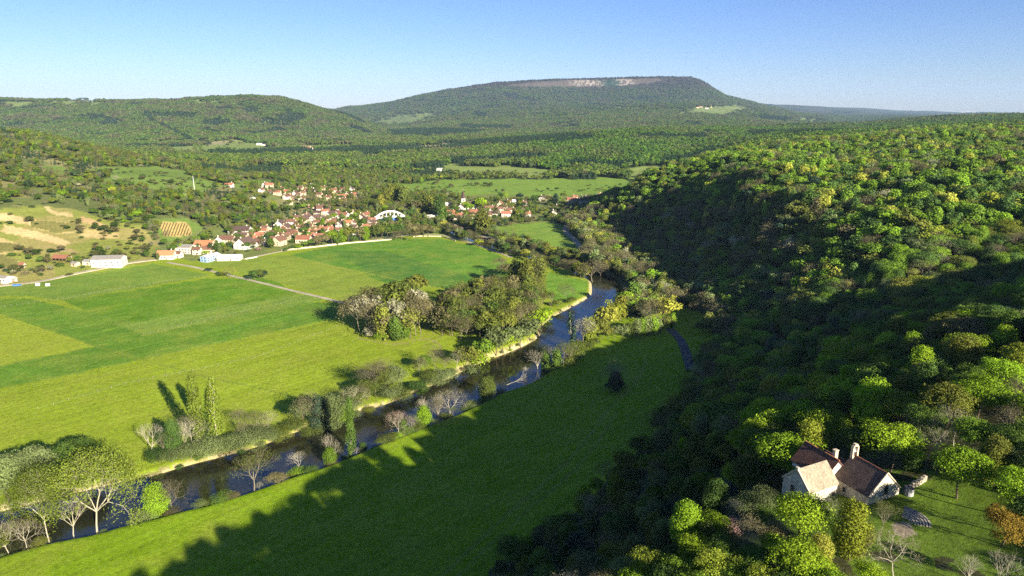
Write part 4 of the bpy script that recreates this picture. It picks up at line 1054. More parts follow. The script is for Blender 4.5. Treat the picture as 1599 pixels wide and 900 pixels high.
def classify(X, Y, Z, rg):
    """kind index, height, colour for woodland trees"""
    n = len(X); u = rg.random(n); big = fbm(X / 75, Y / 75, 3, 12); big2 = fbm(X / 160, Y / 160, 3, 19)
    px, py = proj(X, Y, Z)
    cols = list(PAL); ci = np.zeros(n, int)
    def P_(spring, green, olive, yellow, brown, greygreen, dark, pale):
        w_ = np.array([spring, green, olive, yellow, brown, greygreen, dark, pale], float); w_ /= w_.sum()
        return np.cumsum(w_)
    names = ['spring', 'green', 'olive', 'yellow', 'brown', 'greygreen', 'dark', 'pale']
    right = (X > 60) & (Y < 1300)
    leftn = (X < 60) & (Y < 1500)
    tabs = {'right': P_(6.5, 4.5, 2.0, 1.1, 1.1, .6, .4, .12), 'right_b': P_(1, 1.5, 4, .8, 5, 2, .4, .3), 'left': P_(1.0, 4, 3.5, .1, 2.6, 2, 1.4, .15), 'far': P_(2, 6, 1.5, .1, 1.0, 1, 1.2, .02)}
    rb = right & (((py > 330) & (px < 1300) & (Y > 380) & (big > -.15)) | (Z < 5))
    con = (big2 > .33) & ~right & (Y > 700)
    for nm, m in (('far', ~right & ~leftn), ('left', leftn), ('right', right & ~rb), ('right_b', rb)):
        k = np.searchsorted(tabs[nm], u[m]); ci[m] = k
    ci[con] = 6
    # dark conifer belts seen across the valley
    belt = np.zeros(n, bool)
    for q_ in BELTS: belt |= inpoly(px + 8 * big, py + 3 * big, q_)
    belt &= Y > 1100; ci[belt] = 6
    base = np.array([PAL[nm][0] for nm in names]); 
    alt = np.array([PAL[nm][-1] for nm in names]); q = rg.random(n)[:, None]
    C = base[ci] * q + alt[ci] * (1 - q)
    C *= rg.uniform(.8, 1.2, n)[:, None]
    # at a distance neighbouring crowns read as stands of one kind
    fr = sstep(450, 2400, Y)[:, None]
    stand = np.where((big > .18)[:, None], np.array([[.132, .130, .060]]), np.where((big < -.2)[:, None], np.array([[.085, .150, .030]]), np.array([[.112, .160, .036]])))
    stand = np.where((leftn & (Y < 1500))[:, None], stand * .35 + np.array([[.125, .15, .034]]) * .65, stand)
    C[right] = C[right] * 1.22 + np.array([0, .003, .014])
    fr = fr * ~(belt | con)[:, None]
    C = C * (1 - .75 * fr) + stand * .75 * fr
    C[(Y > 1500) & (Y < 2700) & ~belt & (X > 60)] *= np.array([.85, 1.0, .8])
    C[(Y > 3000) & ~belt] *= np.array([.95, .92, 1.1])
    h = rg.uniform(8, 16.5, n) * np.where(Y < 1300, .84, 1)
    h = np.where(leftn, rg.uniform(5.5, 10, n), h)
    h = np.where(village(X, Y, Z) & (Y > 500), rg.uniform(5, 9.5, n), h)
    h = np.where(~right & ~leftn, rg.uniform(10, 16, n), h)
    kind = np.zeros(n, int)                       # 0 round 1 oval 2 airy 3 conifer 4 bush
    kind[rg.random(n) < .34] = 1
    kind[(np.isin(ci, [4, 7])) & (rg.random(n) < .85)] = 2
    kind[belt | con | ((ci == 6) & (rg.random(n) < .6))] = 3
    kind[(rb & (ci == 1) & (rg.random(n) < .7))] = 3
    kind[leftn & (rg.random(n) < .25)] = 4
    h[kind == 4] *= .5
    w_ = rg.uniform(.8, 1.3, n)
    w_[~leftn & right] *= 1.08
    return ci, names, kind, h, C, w_
KN = ['round', 'oval', 'airy', 'conifer', 'bush']
def wood_object(name, X, Y, Z, ci, kind, h, C, w_, lod, rg, label):
    # prototypes kept out of the scene, used only through the instancing nodes
    pc = bpy.data.collections.new(name + '_kinds'); order = []
    for ki, kn in enumerate(KN):
        key = kn + '_' + lod
        for vi, (tm, cm, wm) in enumerate(PROTO[key]):
            if vi > 2 and lod == 'a': break
            me = wm
            if lod != 'c' and kn in ('airy',):
                # twigs and limbs together in one mesh
                import bmesh
                bm = bmesh.new(); bm.from_mesh(wm); nf = len(bm.faces); bm.from_mesh(tm)
                bm.faces.ensure_lookup_table()
                for f in bm.faces[nf:]: f.material_index = 1
                me = bpy.data.meshes.new(key); me.materials.append(MAT['leaf_wood']); me.materials.append(MAT['bark_grey']); bm.to_mesh(me); bm.free()
            o = bpy.data.objects.new('k%02d%02d' % (ki, vi), me); pc.objects.link(o); order.append(ki)
    order = np.array(order)
    idx = np.array([rg.choice(np.nonzero(order == k)[0]) for k in range(5)])
    inst = np.empty(len(X), int)
    for k in range(5):
        m = kind == k; inst[m] = rg.choice(np.nonzero(order == k)[0], m.sum())
    me = bpy.data.meshes.new(name); me.vertices.add(len(X)); me.vertices.foreach_set('co', np.stack([X, Y, Z - .2], -1).astype(np.float32).ravel())
    def attr(nm, ty, data, fld):
        a = me.attributes.new(nm, ty, 'POINT'); a.data.foreach_set(fld, data)
    attr('tint', 'FLOAT_COLOR', np.concatenate([C, np.ones((len(X), 1))], 1).astype(np.float32).ravel(), 'color')
    attr('sc', 'FLOAT_VECTOR', np.stack([h * w_, h * w_, h], -1).astype(np.float32).ravel(), 'vector')
    attr('rot', 'FLOAT_VECTOR', np.stack([rg.normal(size=len(X)) * .06, rg.normal(size=len(X)) * .06, rg.random(len(X)) * 6.28], -1).astype(np.float32).ravel(), 'vector')
    attr('pick', 'INT', inst.astype(np.int32), 'value')
    o = mobj(name, me); tag(o, kind='stuff')
    ng = bpy.data.node_groups.new(name, 'GeometryNodeTree')
    ng.interface.new_socket('Geometry', in_out='INPUT', socket_type='NodeSocketGeometry'); ng.interface.new_socket('Geometry', in_out='OUTPUT', socket_type='NodeSocketGeometry')
    gi = ng.nodes.new('NodeGroupInput'); go = ng.nodes.new('NodeGroupOutput')
    ip = ng.nodes.new('GeometryNodeInstanceOnPoints'); ci_ = ng.nodes.new('GeometryNodeCollectionInfo')
    ci_.inputs['Collection'].default_value = pc; ci_.inputs['Separate Children'].default_value = True; ci_.inputs['Reset Children'].default_value = True
    def na(nm, ty):
        n = ng.nodes.new('GeometryNodeInputNamedAttribute'); n.data_type = ty; n.inputs['Name'].default_value = nm; return n.outputs['Attribute']
    ng.links.new(gi.outputs[0], ip.inputs['Points']); ng.links.new(ci_.outputs[0], ip.inputs['Instance']); ip.inputs['Pick Instance'].default_value = True
    ng.links.new(na('pick', 'INT'), ip.inputs['Instance Index']); ng.links.new(na('sc', 'FLOAT_VECTOR'), ip.inputs['Scale'])
    er = ng.nodes.new('FunctionNodeEulerToRotation'); ng.links.new(na('rot', 'FLOAT_VECTOR'), er.inputs[0]); ng.links.new(er.outputs[0], ip.inputs['Rotation'])
    ng.links.new(ip.outputs[0], go.inputs[0])
    md = o.modifiers.new('trees', 'NODES'); md.node_group = ng
    return o
def region(x, y):
    p = proj(np.array([x]), np.array([y]), np.array([60.0])); px_ = float(p[0][0])
    dx, dy = x - 66, y - 122
    if dy > 14 and x > 62 + dy * .25: return 'deep in the hollow behind the chapel' if dy > 45 else 'just behind the chapel'
    if x > 82: return 'right of the chapel'
    if dy < -6: return 'on the slope before the chapel'
    if dy > 30: return 'below the chapel near the meadow'
    return 'left of the chapel'

# ------------------------------------------------------------------ sunlit trees round the chapel, one by one (crown centre column/row, crown width in columns)
FG = [(1391, 687, 66, 'round', 'spring'), (1333, 690, 56, 'round', 'green'), (1458, 691, 55, 'airy', 'olive'), (1470, 750, 82, 'round', 'spring'), (1531, 741, 56, 'oval', 'olive'), (1554, 716, 48, 'round', 'yellow'), (1543, 812, 88, 'round', 'copper'),
 (1578, 758, 66, 'round', 'spring'), (1587, 683, 60, 'round', 'green'), (1516, 675, 52, 'round', 'spring'), (1489, 662, 50, 'airy', 'brown'), (1475, 627, 68, 'round', 'olive'), (1525, 612, 64, 'round', 'spring'), (1575, 617, 52, 'airy', 'brown'), (1558, 582, 58, 'round', 'spring'), (1595, 562, 60, 'round', 'yellow'),
 (1537, 575, 36, 'airy', 'brown'), (1509, 596, 56, 'round', 'green'), (1421, 662, 42, 'airy', 'brown'), (1571, 655, 50, 'airy', 'brown'), (1440, 650, 50, 'round', 'green'), (1610, 640, 60, 'round', 'spring'), (1615, 720, 60, 'round', 'green'), (1612, 800, 60, 'round', 'green'), (1500, 640, 40, 'oval', 'spring'), (1420, 700, 42, 'oval', 'green'),
 (1246, 800, 72, 'round', 'spring'), (1279, 786, 38, 'airy', 'olive'), (1326, 820, 66, 'oval', 'yellow'), (1376, 803, 40, 'airy', 'olive'), (1396, 856, 62, 'airy', 'brown'), (1237, 868, 74, 'round', 'spring'), (1277, 862, 50, 'oval', 'yellow'), (1267, 893, 60, 'round', 'spring'),
 (1192, 771, 42, 'bush', 'greygreen'), (1167, 779, 36, 'bush', 'greygreen'), (1144, 794, 32, 'airy', 'pale'), (1162, 830, 50, 'airy', 'brown'), (1112, 817, 42, 'round', 'spring'), (1083, 854, 50, 'round', 'spring'), (1125, 858, 46, 'round', 'green'), (1017, 878, 52, 'round', 'yellow'), (1117, 884, 58, 'round', 'yellow'), (1058, 888, 48, 'round', 'spring'),
 (1208, 852, 44, 'round', 'spring'), (1175, 871, 46, 'round', 'green'), (1142, 898, 52, 'round', 'spring'), (1356, 893, 36, 'round', 'spring'), (1508, 890, 44, 'bare', 'brown'), (1554, 886, 48, 'bare', 'brown'), (1582, 893, 36, 'round', 'green'), (1283, 696, 32, 'oval', 'yellow'), (1268, 684, 20, 'airy', 'yellow'),
 (1040, 905, 56, 'round', 'green'), (1080, 915, 56, 'round', 'spring'), (990, 912, 56, 'round', 'spring'), (1190, 910, 60, 'round', 'yellow'), (1230, 925, 60, 'round', 'green'), (1300, 920, 60, 'round', 'spring'), (1400, 940, 60, 'round', 'green'), (1100, 835, 36, 'oval', 'olive'), (1060, 865, 40, 'round', 'green'), (1195, 800, 34, 'bush', 'green'), (1210, 822, 34, 'bush', 'brown'), (1140, 815, 30, 'bush', 'pink')]
FGP = [(960, 912), (1000, 858), (1050, 835), (1100, 800), (1150, 765), (1215, 735), (1258, 690), (1330, 655), (1400, 640), (1450, 602), (1530, 548), (1640, 520), (1640, 1100), (940, 1100)]
def fg_mask(X, Y, Z, h):
    px, py = proj(X, Y, Z + h * .6)
    a = inpoly(px, py, FGP) & (Y > 30) & (Y < 230)
    near = np.zeros(len(X), bool)
    for fx_, fy_, fz_ in LOWV: near |= (X - fx_) ** 2 + (Y - fy_) ** 2 < 4.6 ** 2
    view = inpoly(px, py, [(1205, 680), (1420, 700), (1600, 790), (1600, 900), (1290, 900), (1205, 815)])
    return a & (near | view)
r_ = random.Random(77)
FOOT = {(1470, 750): (85, 116, 11.5), (1543, 812): (81.5, 99, 7.6), (1283, 696): (66.5, 139, 13), (1531, 741): (92, 118, 10)}
LOWV = []
for px, py, wp, kind, colr in FG:
    dd = 150.0
    for _ in range(4):
        w_m = wp * 1.2 * dd / F
        h = w_m * {'round': 1.12, 'oval': 1.25, 'airy': 1.1, 'bush': .9, 'bare': 1.3}[kind]
        cz = h * .58 * CP * F / dd
        x, y, z = at(px, py + cz)
        if (px, py) in FOOT: x, y, h = FOOT[(px, py)]; z = hz(x, y)
        dd = depth(x, y, z + h * .5)
    tree(x, y, h, kind, colr, 'woodland trees ' + region(x, y), r_.uniform(.95, 1.08), z, 'a', None, r_, name='woodland_tree')
    PLACED[-1]['wood'] = True
    LOWV.append((x, y, z + h * .15))
LOWV += [(66, 116, 54.2), (60, 116, 54.2), (74, 118, 54.2), (70, 110, 56), (62, 122, 55)]
def sunlit_limit(X, Y, Z, h):
    'keep the trees up-sun of the spur low enough for the slope and the chapel to stand in the sun'
    lim = np.full(len(X), 99.0)
    for fx_, fy_, fz_ in LOWV:
        dx, dy = X - fx_, Y - fy_; s = dx * .596 - dy * .803; l = np.abs(dx * .803 + dy * .596)
        m = (s > 3) & (s < 70) & (l < 8)
        lim[m] = np.minimum(lim[m], (fz_ + s * .364 - Z)[m])
    return lim
rg = np.random.default_rng(21)
# near woods
def thin_small(X, Y, Z, h, w_): pass
X, Y, Z = wood_points(-130, 420, 5.9, 1)
n0 = len(X)
ci, names, kind, h, C, w_ = classify(X, Y, Z, rg)
sunny = (X > 66) & (Y < 112) & (Y > -60) & (X < 240)
h[sunny] *= .85
lim_ = sunlit_limit(X, Y, Z, h); h = np.minimum(h, lim_); infg = inpoly(*proj(X, Y, Z + h * .6), FGP) & (Y > 30) & (Y < 230)
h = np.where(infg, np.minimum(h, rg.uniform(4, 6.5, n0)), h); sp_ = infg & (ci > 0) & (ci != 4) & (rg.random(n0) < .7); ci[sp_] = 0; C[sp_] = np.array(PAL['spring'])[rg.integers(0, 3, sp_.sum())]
k_ = (lim_ > 3) & ~fg_mask(X, Y, Z, h) & ~(sunny & (rg.random(n0) < .25))
X, Y, Z, ci, kind, h, C, w_ = (q[k_] for q in (X, Y, Z, ci, kind, h, C, w_)); n0 = len(X)
px, py = proj(X, Y, Z + h * .6)
dist = np.sqrt(X ** 2 + Y ** 2 + (CAMH - Z) ** 2)
inview = (Y > 40) & (px > -30) & (px < 1640) & (py < 930) & horizon_ok(X, Y, Z + h, .0)
cand = np.nonzero(inview)[0]; cand = cand[np.argsort(-(h[cand] / dist[cand]))][:300 - len(FG)]
single = np.zeros(n0, bool); single[cand] = True
r_ = random.Random(5)
for i in np.nonzero(single)[0]:
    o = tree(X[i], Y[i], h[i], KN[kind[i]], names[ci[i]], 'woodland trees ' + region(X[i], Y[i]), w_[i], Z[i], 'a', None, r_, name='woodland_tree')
    PLACED[-1]['wood'] = True
rest = ~single
for sel, ld in ((rest & (Y < 360), 'a'), (rest & (Y >= 360), 'b')):
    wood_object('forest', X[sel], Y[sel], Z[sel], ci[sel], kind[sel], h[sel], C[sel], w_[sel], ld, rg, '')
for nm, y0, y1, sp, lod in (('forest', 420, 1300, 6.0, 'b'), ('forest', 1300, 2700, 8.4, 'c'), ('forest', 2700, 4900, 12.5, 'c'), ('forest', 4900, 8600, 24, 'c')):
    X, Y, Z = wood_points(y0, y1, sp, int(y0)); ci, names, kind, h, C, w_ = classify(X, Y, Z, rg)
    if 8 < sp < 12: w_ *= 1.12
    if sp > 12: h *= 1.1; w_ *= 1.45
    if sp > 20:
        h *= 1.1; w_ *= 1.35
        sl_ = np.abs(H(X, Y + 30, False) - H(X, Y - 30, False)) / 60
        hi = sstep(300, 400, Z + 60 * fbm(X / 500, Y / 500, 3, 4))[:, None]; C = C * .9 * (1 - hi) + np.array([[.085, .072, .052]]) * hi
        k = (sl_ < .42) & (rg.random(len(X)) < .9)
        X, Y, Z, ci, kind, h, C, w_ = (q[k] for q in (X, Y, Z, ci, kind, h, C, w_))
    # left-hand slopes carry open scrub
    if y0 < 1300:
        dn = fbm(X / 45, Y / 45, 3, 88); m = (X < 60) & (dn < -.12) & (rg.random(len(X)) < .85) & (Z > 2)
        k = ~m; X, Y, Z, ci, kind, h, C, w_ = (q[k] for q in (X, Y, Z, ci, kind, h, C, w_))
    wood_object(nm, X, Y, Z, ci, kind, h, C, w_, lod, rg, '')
    print('wood', y0, len(X))
print('things', len(PLACED))
# loose bushes along the field edges beyond the villages and on the vineyard slope
def hedges():
    rg = np.random.default_rng(4); pts = []
    for (a, b, n, j) in [((640, 297), (770, 289), 34, 1.2), ((655, 305), (730, 300), 26, 1.5), ((760, 302), (990, 296), 26, .8), ((640, 287), (700, 288), 14, .8), ((860, 290), (985, 292), 8, 1), ((700, 268), (850, 271), 20, 1), ((0, 338), (240, 372), 26, 9), ((30, 400), (230, 398), 44, 7), ((120, 352), (235, 392), 30, 7), ((-30, 428), (120, 424), 14, 4), ((150, 268), (330, 288), 34, 5), ((220, 285), (340, 292), 24, 3),
       ((210, 236), (430, 230), 20, 3), ((570, 196), (680, 182), 20, 4), ((1060, 178), (1180, 168), 20, 4)]:
        for k in range(n):
            t = rg.random(); px = a[0] + (b[0] - a[0]) * t; py = a[1] + (b[1] - a[1]) * t + rg.normal() * j
            x, y, z = at(px, py); pts.append((x, y, z))
    P = np.array(pts); n = len(P); ci = np.zeros(n, int); kind = np.where(rg.random(n) < .6, 4, 0); h = np.where(kind == 4, rg.uniform(2, 4, n), rg.uniform(4, 8, n)); h = h * np.where(P[:, 1] > 1500, 1.8, 1)
    C = np.array([(.055, .10, .02), (.10, .11, .035), (.12, .11, .05), (.05, .08, .02)])[rg.integers(0, 4, n)]
    wood_object('shrubbery', P[:, 0], P[:, 1], P[:, 2], ci, kind, h, C, rg.uniform(.9, 1.5, n), 'b', rg, '')
hedges()
# ------------------------------------------------------------------ building materials
def wallmat(name, col, sc_=2.2, rough=.95, blocks=False, stain=.35):
    m, nt, b = mat(name, rough, .1); L = nt.links; co = objco(nt)
    f = ramp(nt, noise(nt, co, 1.3, 5, .7), 1 - stain, 1 + stain * .5, .3, .7)
    f = mathn(nt, 'MULTIPLY', f, ramp(nt, noise(nt, co, 7, 4, .7), .82, 1.12))
    mp = N(nt, 'ShaderNodeMapping'); mp.inputs['Scale'].default_value = (2.4, 2.4, .25); L.new(co, mp.inputs['Vector'])
    f = mathn(nt, 'MULTIPLY', f, ramp(nt, noise(nt, mp.outputs[0], 1.2, 4, .6), .78, 1.1))
    c = vscale(nt, col, f)
    bp = N(nt, 'ShaderNodeBump'); bp.inputs['Distance'].default_value = .05; bp.inputs['Strength'].default_value = .6
    if blocks:
        v = N(nt, 'ShaderNodeTexVoronoi'); v.inputs['Scale'].default_value = 2.6; L.new(co, v.inputs['Vector'])
        sp = N(nt, 'ShaderNodeSeparateColor'); L.new(v.outputs['Color'], sp.inputs[0])
        c = vscale(nt, c, ramp(nt, sp.outputs[0], .72, 1.18, 0, 1)); L.new(v.outputs['Distance'], bp.inputs['Height'])
    else: L.new(noise(nt, co, 9, 4), bp.inputs['Height'])
    L.new(c, b.inputs['Base Color']); L.new(bp.outputs[0], b.inputs['Normal']); return m
def roofmat(name, col, col2, rnd=.18):
    m, nt, b = mat(name, .85, .15); L = nt.links; co = objco(nt)
    v = N(nt, 'ShaderNodeTexVoronoi'); v.inputs['Scale'].default_value = 3.2; L.new(co, v.inputs['Vector'])
    sp = N(nt, 'ShaderNodeSeparateColor'); L.new(v.outputs['Color'], sp.inputs[0])
    c = mix(nt, ramp(nt, noise(nt, co, .9, 5, .7), 0, 1, .38, .62), col, col2)
    f = mathn(nt, 'MULTIPLY', ramp(nt, sp.outputs[1], .75, 1.25, 0, 1), ramp(nt, N(nt, 'ShaderNodeObjectInfo').outputs['Random'], 1 - rnd, 1 + rnd, 0, 1))
    L.new(vscale(nt, c, f), b.inputs['Base Color'])
    w_ = N(nt, 'ShaderNodeTexWave'); w_.wave_type = 'BANDS'; w_.bands_direction = 'Z'; w_.inputs['Scale'].default_value = 1.6; w_.inputs['Distortion'].default_value = .5; L.new(co, w_.inputs['Vector'])
    bp = N(nt, 'ShaderNodeBump'); bp.inputs['Distance'].default_value = .05; bp.inputs['Strength'].default_value = .5
    L.new(w_.outputs['Fac'], bp.inputs['Height']); L.new(bp.outputs[0], b.inputs['Normal']); return m
WM = {'W': wallmat('white_render', (.70, .66, .58), stain=.24), 'C': wallmat('cream_render', (.62, .52, .36), stain=.25), 'S': wallmat('field_stone', (.64, .58, .46), blocks=True, stain=.22), 'L': wallmat('blue_cladding', (.30, .42, .60), stain=.1)}
RM = {'R': roofmat('red_tiles', (.29, .12, .07), (.22, .10, .065)), 'O': roofmat('orange_tiles', (.42, .17, .08), (.35, .14, .07)), 'B': roofmat('brown_tiles', (.17, .085, .055), (.12, .07, .05)), 'D': roofmat('dark_brown_tiles', (.075, .05, .045), (.10, .065, .05)),
      'G': roofmat('grey_sheet', (.25, .235, .21), (.20, .19, .17)), 'P': roofmat('pale_sheet', (.72, .72, .70), (.62, .62, .6)), 'T': roofmat('stone_slates', (.285, .25, .18), (.235, .20, .145), 0), 'N': roofmat('old_brown_tiles', (.085, .062, .050), (.125, .088, .066), 0)}
ROOFW = {'R': 'red tiled', 'O': 'orange tiled', 'B': 'brown tiled', 'D': 'dark brown', 'G': 'grey sheet', 'P': 'pale sheet', 'T': 'pale stone', 'N': 'dark brown'}
WALLW = {'W': 'white', 'C': 'cream', 'S': 'stone', 'L': 'pale blue'}
MAT['glass'] = simple('dark_glass', (.035, .04, .045), .15, .1, 1, .5)
MAT['wood'] = simple('weathered_wood', (.16, .10, .06), .8, .3, 3)
MAT['white_paint'] = simple('white_paint', (.80, .80, .78), .6, .06, 1)
MAT['steel'] = simple('grey_steel', (.35, .36, .37), .5, .1, 1)
MAT['blue_sheet'] = simple('blue_sheeting', (.07, .20, .48), .6, .25, .5)
MAT['rock'] = wallmat('rubble_stone', (.42, .38, .30), blocks=True)

def gable_walls(L_, D_, he, hr, base=1.0):
    mb = MB(); h = D_ / 2
    mb.prism([(-h, -base), (h, -base), (h, he), (0, hr), (-h, he)], 'x', -L_ / 2, L_ / 2); return mb
def gable_roof(L_, D_, he, hr, ov=.35, th=.18, og=None):
    mb = MB(); h = D_ / 2; og = ov if og is None else og; sl = (hr - he) / h
    e = he - sl * ov
    for s in (1, -1):
        pts = [(0, hr + .02), (s * (h + ov), e + .02), (s * (h + ov), e + .02 + th), (0, hr + .02 + th * 1.12)]
        mb.prism(pts, 'x', -L_ / 2 - og, L_ / 2 + og)
    return mb
WIN = {}
def window_mesh(w_, h_):
    k = (round(w_, 1), round(h_, 1))
    if k not in WIN:
        mb = MB(); mb.box((0, 0, 0), (w_, .10, h_)); WIN[k] = mb.mesh('window', MAT['glass'])
    return WIN[k]
HOUSES = []
def house(px, py, wpx, roof, wall, face, region, hgt=None, kind='house', dep=None, rz=None, dormer=False, label=None, extra=None, name='house', minw=0):
    x, y, z = at(px, py)
    d = depth(x, y, z)
    w_ = max(wpx * d / F, minw)
    rr = random.Random(int(px * 131 + py * 17))
    big = rr.uniform(.9, 1.1)
    if face == 'e':
        L_ = w_; D_ = dep or min(max(L_ * .62, 5.5), 11); a = rr.uniform(-.35, .25) if rz is None else rz
    else:
        D_ = w_ * .92; L_ = dep or max(D_ * 1.25, 8) * big; a = (pi / 2 + rr.uniform(-.45, .1)) if rz is None else rz
    dep = dep or (10 if y > 1500 else None)
    if y > 1500: D_ = 10
    he = hgt or rr.uniform(3.6, 5.2) * (1 if w_ > 7 else .75)
    hr = he + D_ * .5 * (.78 if roof not in 'GP' else .35)
    o = empty(name, (x, y, z), a)
    nmat = WM[wall]
    # the footprint sits a little behind the surveyed foot
    o.location.y += (D_ if face == 'e' else L_) * .30
    o.location.z = hz(o.location.x, o.location.y)
    gable_walls(L_, D_, he, hr, 2.0).build('wall', nmat, o)
    rf = gable_roof(L_, D_, he, hr, .4).build('roof', RM[roof], o)
    if roof not in 'GP' and w_ > 5:
        c = MB(); s = rr.choice((-1, 1)) * L_ * .32; c.box((s, .5, hr + .35), (.7, .9, 1.9)); c.box((s, .5, hr + 1.35), (.85, 1.05, .14)); c.build('chimney', WM['C'] if wall != 'W' else WM['W'], rf)
    # windows on the two camera-side walls and on the sunny gable
    n = max(2, min(5, int(L_ / 2.6)))
    if y > 1200: n = 1
    fl = 2 if he > 4.2 else 1
    for f in range(fl if y < 1200 else 1):
        for i in range(n):
            q = mobj('window', window_mesh(.95, 1.25 if he > 3 else .8), o, (-L_ / 2 + (i + .5) * L_ / n, -D_ / 2 - .03, 1.45 + f * 2.4 if fl == 2 else he * .55))
        if face == 'g' or rr.random() < .5:
            sx = 1 if cos(a) > 0.3 else (-1)
            for sgn in (-1, 1):
                for u_ in ((-.22, .22) if D_ > 6 else (0,)):
                    mobj('window', window_mesh(.9, 1.2), o, (sgn * (L_ / 2 + .03), u_ * D_, 1.45 + f * 2.4 if fl == 2 else he * .55), pi / 2)
    dm = MB(); dm.box((L_ * .08, -D_ / 2 - .04, 1.0), (1.0, .09, 2.0)); dm.build('door', MAT['wood'], o)
    sz = 'small' if w_ < 8.5 else ('large' if w_ > 15 else 'mid sized')
    tag(o, label, 'barn' if 'barn' in name else ('shed' if 'shed' in name else 'house'), 'houses of the ' + region)
    HOUSES.append(dict(o=o, x=x, y=y, roof=roof, wall=wall, size=sz, region=region, label=label))
    if extra: extra(o, L_, D_, he, hr)
    return o
A_ = 'riverside village'; B_ = 'upper village'; C_ = 'east village'
def E(o, *a): pass
# main village, west to east
hs = [(259, 405, 25, 'O', 'W', 'e'), (279, 403, 9, 'B', 'W', 'e'), (375, 368, 34, 'D', 'W', 'e'), (356, 381, 22, 'B', 'C', 'e'), (343, 382, 14, 'B', 'W', 'g'), (379, 375, 16, 'D', 'C', 'e'), (391, 373, 15, 'B', 'C', 'e'), (381, 389, 25, 'D', 'W', 'g'), (399, 384, 15, 'B', 'C', 'g'), (405, 372, 13, 'R', 'C', 'e'), (420, 359, 9, 'D', 'W', 'g'), (414, 363, 11, 'B', 'C', 'e'),
 (326, 396, 19, 'B', 'C', 'e'), (308, 398, 12, 'B', 'S', 'e'), (436, 358, 16, 'D', 'W', 'g'), (446, 362, 14, 'D', 'C', 'g'), (455, 353, 14, 'B', 'W', 'e'), (468, 354, 13, 'B', 'C', 'e'), (464, 343, 8, 'B', 'W', 'e'), (475, 348, 17, 'D', 'C', 'g'), (492, 347, 15, 'D', 'W', 'g'), (503, 350, 11, 'D', 'C', 'g'), (505, 331, 21, 'B', 'W', 'e'), (497, 337, 12, 'D', 'C', 'e'), (515, 343, 19, 'D', 'W', 'g'), (527, 340, 12, 'B', 'W', 'g'), (537, 341, 15, 'R', 'W', 'e'), (553, 340, 14, 'D', 'C', 'g'), (563, 344, 12, 'D', 'C', 'g'), (577, 340, 8, 'R', 'C', 'g'), (582, 349, 13, 'R', 'W', 'e'), (573, 347, 12, 'D', 'C', 'e'),
 (453, 368, 17, 'B', 'C', 'e'), (461, 372, 12, 'R', 'C', 'e'), (474, 380, 22, 'R', 'C', 'e'), (435, 384, 17, 'B', 'C', 'g'), (489, 368, 14, 'R', 'C', 'e'), (498, 366, 13, 'R', 'C', 'g'), (508, 363, 13, 'R', 'C', 'e'), (496, 352, 12, 'B', 'C', 'e'), (518, 354, 14, 'R', 'C', 'e'), (532, 356, 12, 'D', 'W', 'g'), (542, 354, 15, 'O', 'C', 'e'), (553, 361, 10, 'D', 'C', 'e'), (556, 367, 7, 'B', 'W', 'g'), (530, 364, 10, 'B', 'C', 'e'), (516, 362, 9, 'R', 'C', 'e'), (411, 366, 12, 'R', 'C', 'e'), (402, 377, 12, 'R', 'C', 'e'), (411, 383, 8, 'D', 'W', 'e'), (590, 357, 9, 'B', 'C', 'g'), (596, 361, 7, 'B', 'C', 'e'), (483, 358, 11, 'B', 'C', 'e'), (470, 362, 11, 'B', 'C', 'e'), (523, 349, 9, 'B', 'C', 'e'), (446, 375, 11, 'B', 'C', 'g'), (486, 372, 9, 'R', 'W', 'e'), (427, 368, 10, 'B', 'C', 'e')]
for h_ in hs: house(*h_, A_, minw=5)
_rh = random.Random(12); _n = 0
while _n < 20:
    px, py = _rh.uniform(400, 592), _rh.uniform(334, 384)
    if not inpoly(np.array([px]), np.array([py]), [(402, 366), (470, 342), (505, 334), (560, 333), (592, 348), (590, 362), (500, 376), (430, 382), (404, 378)])[0]: continue
    if min(abs(px - q[0]) + 2.2 * abs(py - q[1]) for q in hs) < 9: continue
    hs.append((px, py)); _n += 1
    house(px, py, _rh.uniform(9, 14), _rh.choice('RBBDB'), _rh.choice('WCC'), _rh.choice('eg'), A_, minw=5)
hs = [(408, 300, 7, 'B', 'W', 'g'), (421, 294, 11, 'R', 'C', 'e'), (413, 292, 5, 'B', 'W', 'g'), (421, 302, 5, 'B', 'W', 'e'), (433, 305, 11, 'R', 'C', 'e'), (448, 304, 10, 'R', 'C', 'e'), (448, 312, 9, 'B', 'W', 'g'), (452, 320, 9, 'B', 'C', 'e'), (461, 305, 7, 'D', 'W', 'g'), (467, 307, 6, 'B', 'W', 'e'), (471, 315, 9, 'B', 'W', 'g'), (485, 317, 9, 'R', 'W', 'e'), (474, 305, 8, 'B', 'C', 'e'), (488, 294, 7, 'B', 'W', 'e'), (491, 306, 6, 'B', 'W', 'g'), (499, 308, 10, 'B', 'C', 'e'), (470, 297, 8, 'B', 'C', 'e'), (512, 304, 9, 'B', 'C', 'e'), (513, 313, 9, 'B', 'C', 'e'), (520, 310, 7, 'B', 'W', 'e'), (522, 302, 9, 'R', 'C', 'e'), (535, 299, 9, 'R', 'W', 'e'), (536, 311, 12, 'R', 'W', 'e'), (537, 316, 9, 'B', 'C', 'e'), (552, 309, 9, 'R', 'W', 'g'), (554, 315, 9, 'D', 'C', 'e'), (545, 301, 6, 'B', 'W', 'e'), (441, 299, 8, 'B', 'C', 'e'), (505, 297, 7, 'B', 'C', 'e'), (480, 300, 7, 'R', 'C', 'e'), (457, 312, 6, 'B', 'C', 'e'), (529, 305, 7, 'B', 'C', 'e'), (543, 306, 7, 'B', 'C', 'g')]
for h_ in hs: house(*h_, B_, minw=6)
house(550, 302, 5, 'D', 'W', 'g', B_, 7, minw=5)
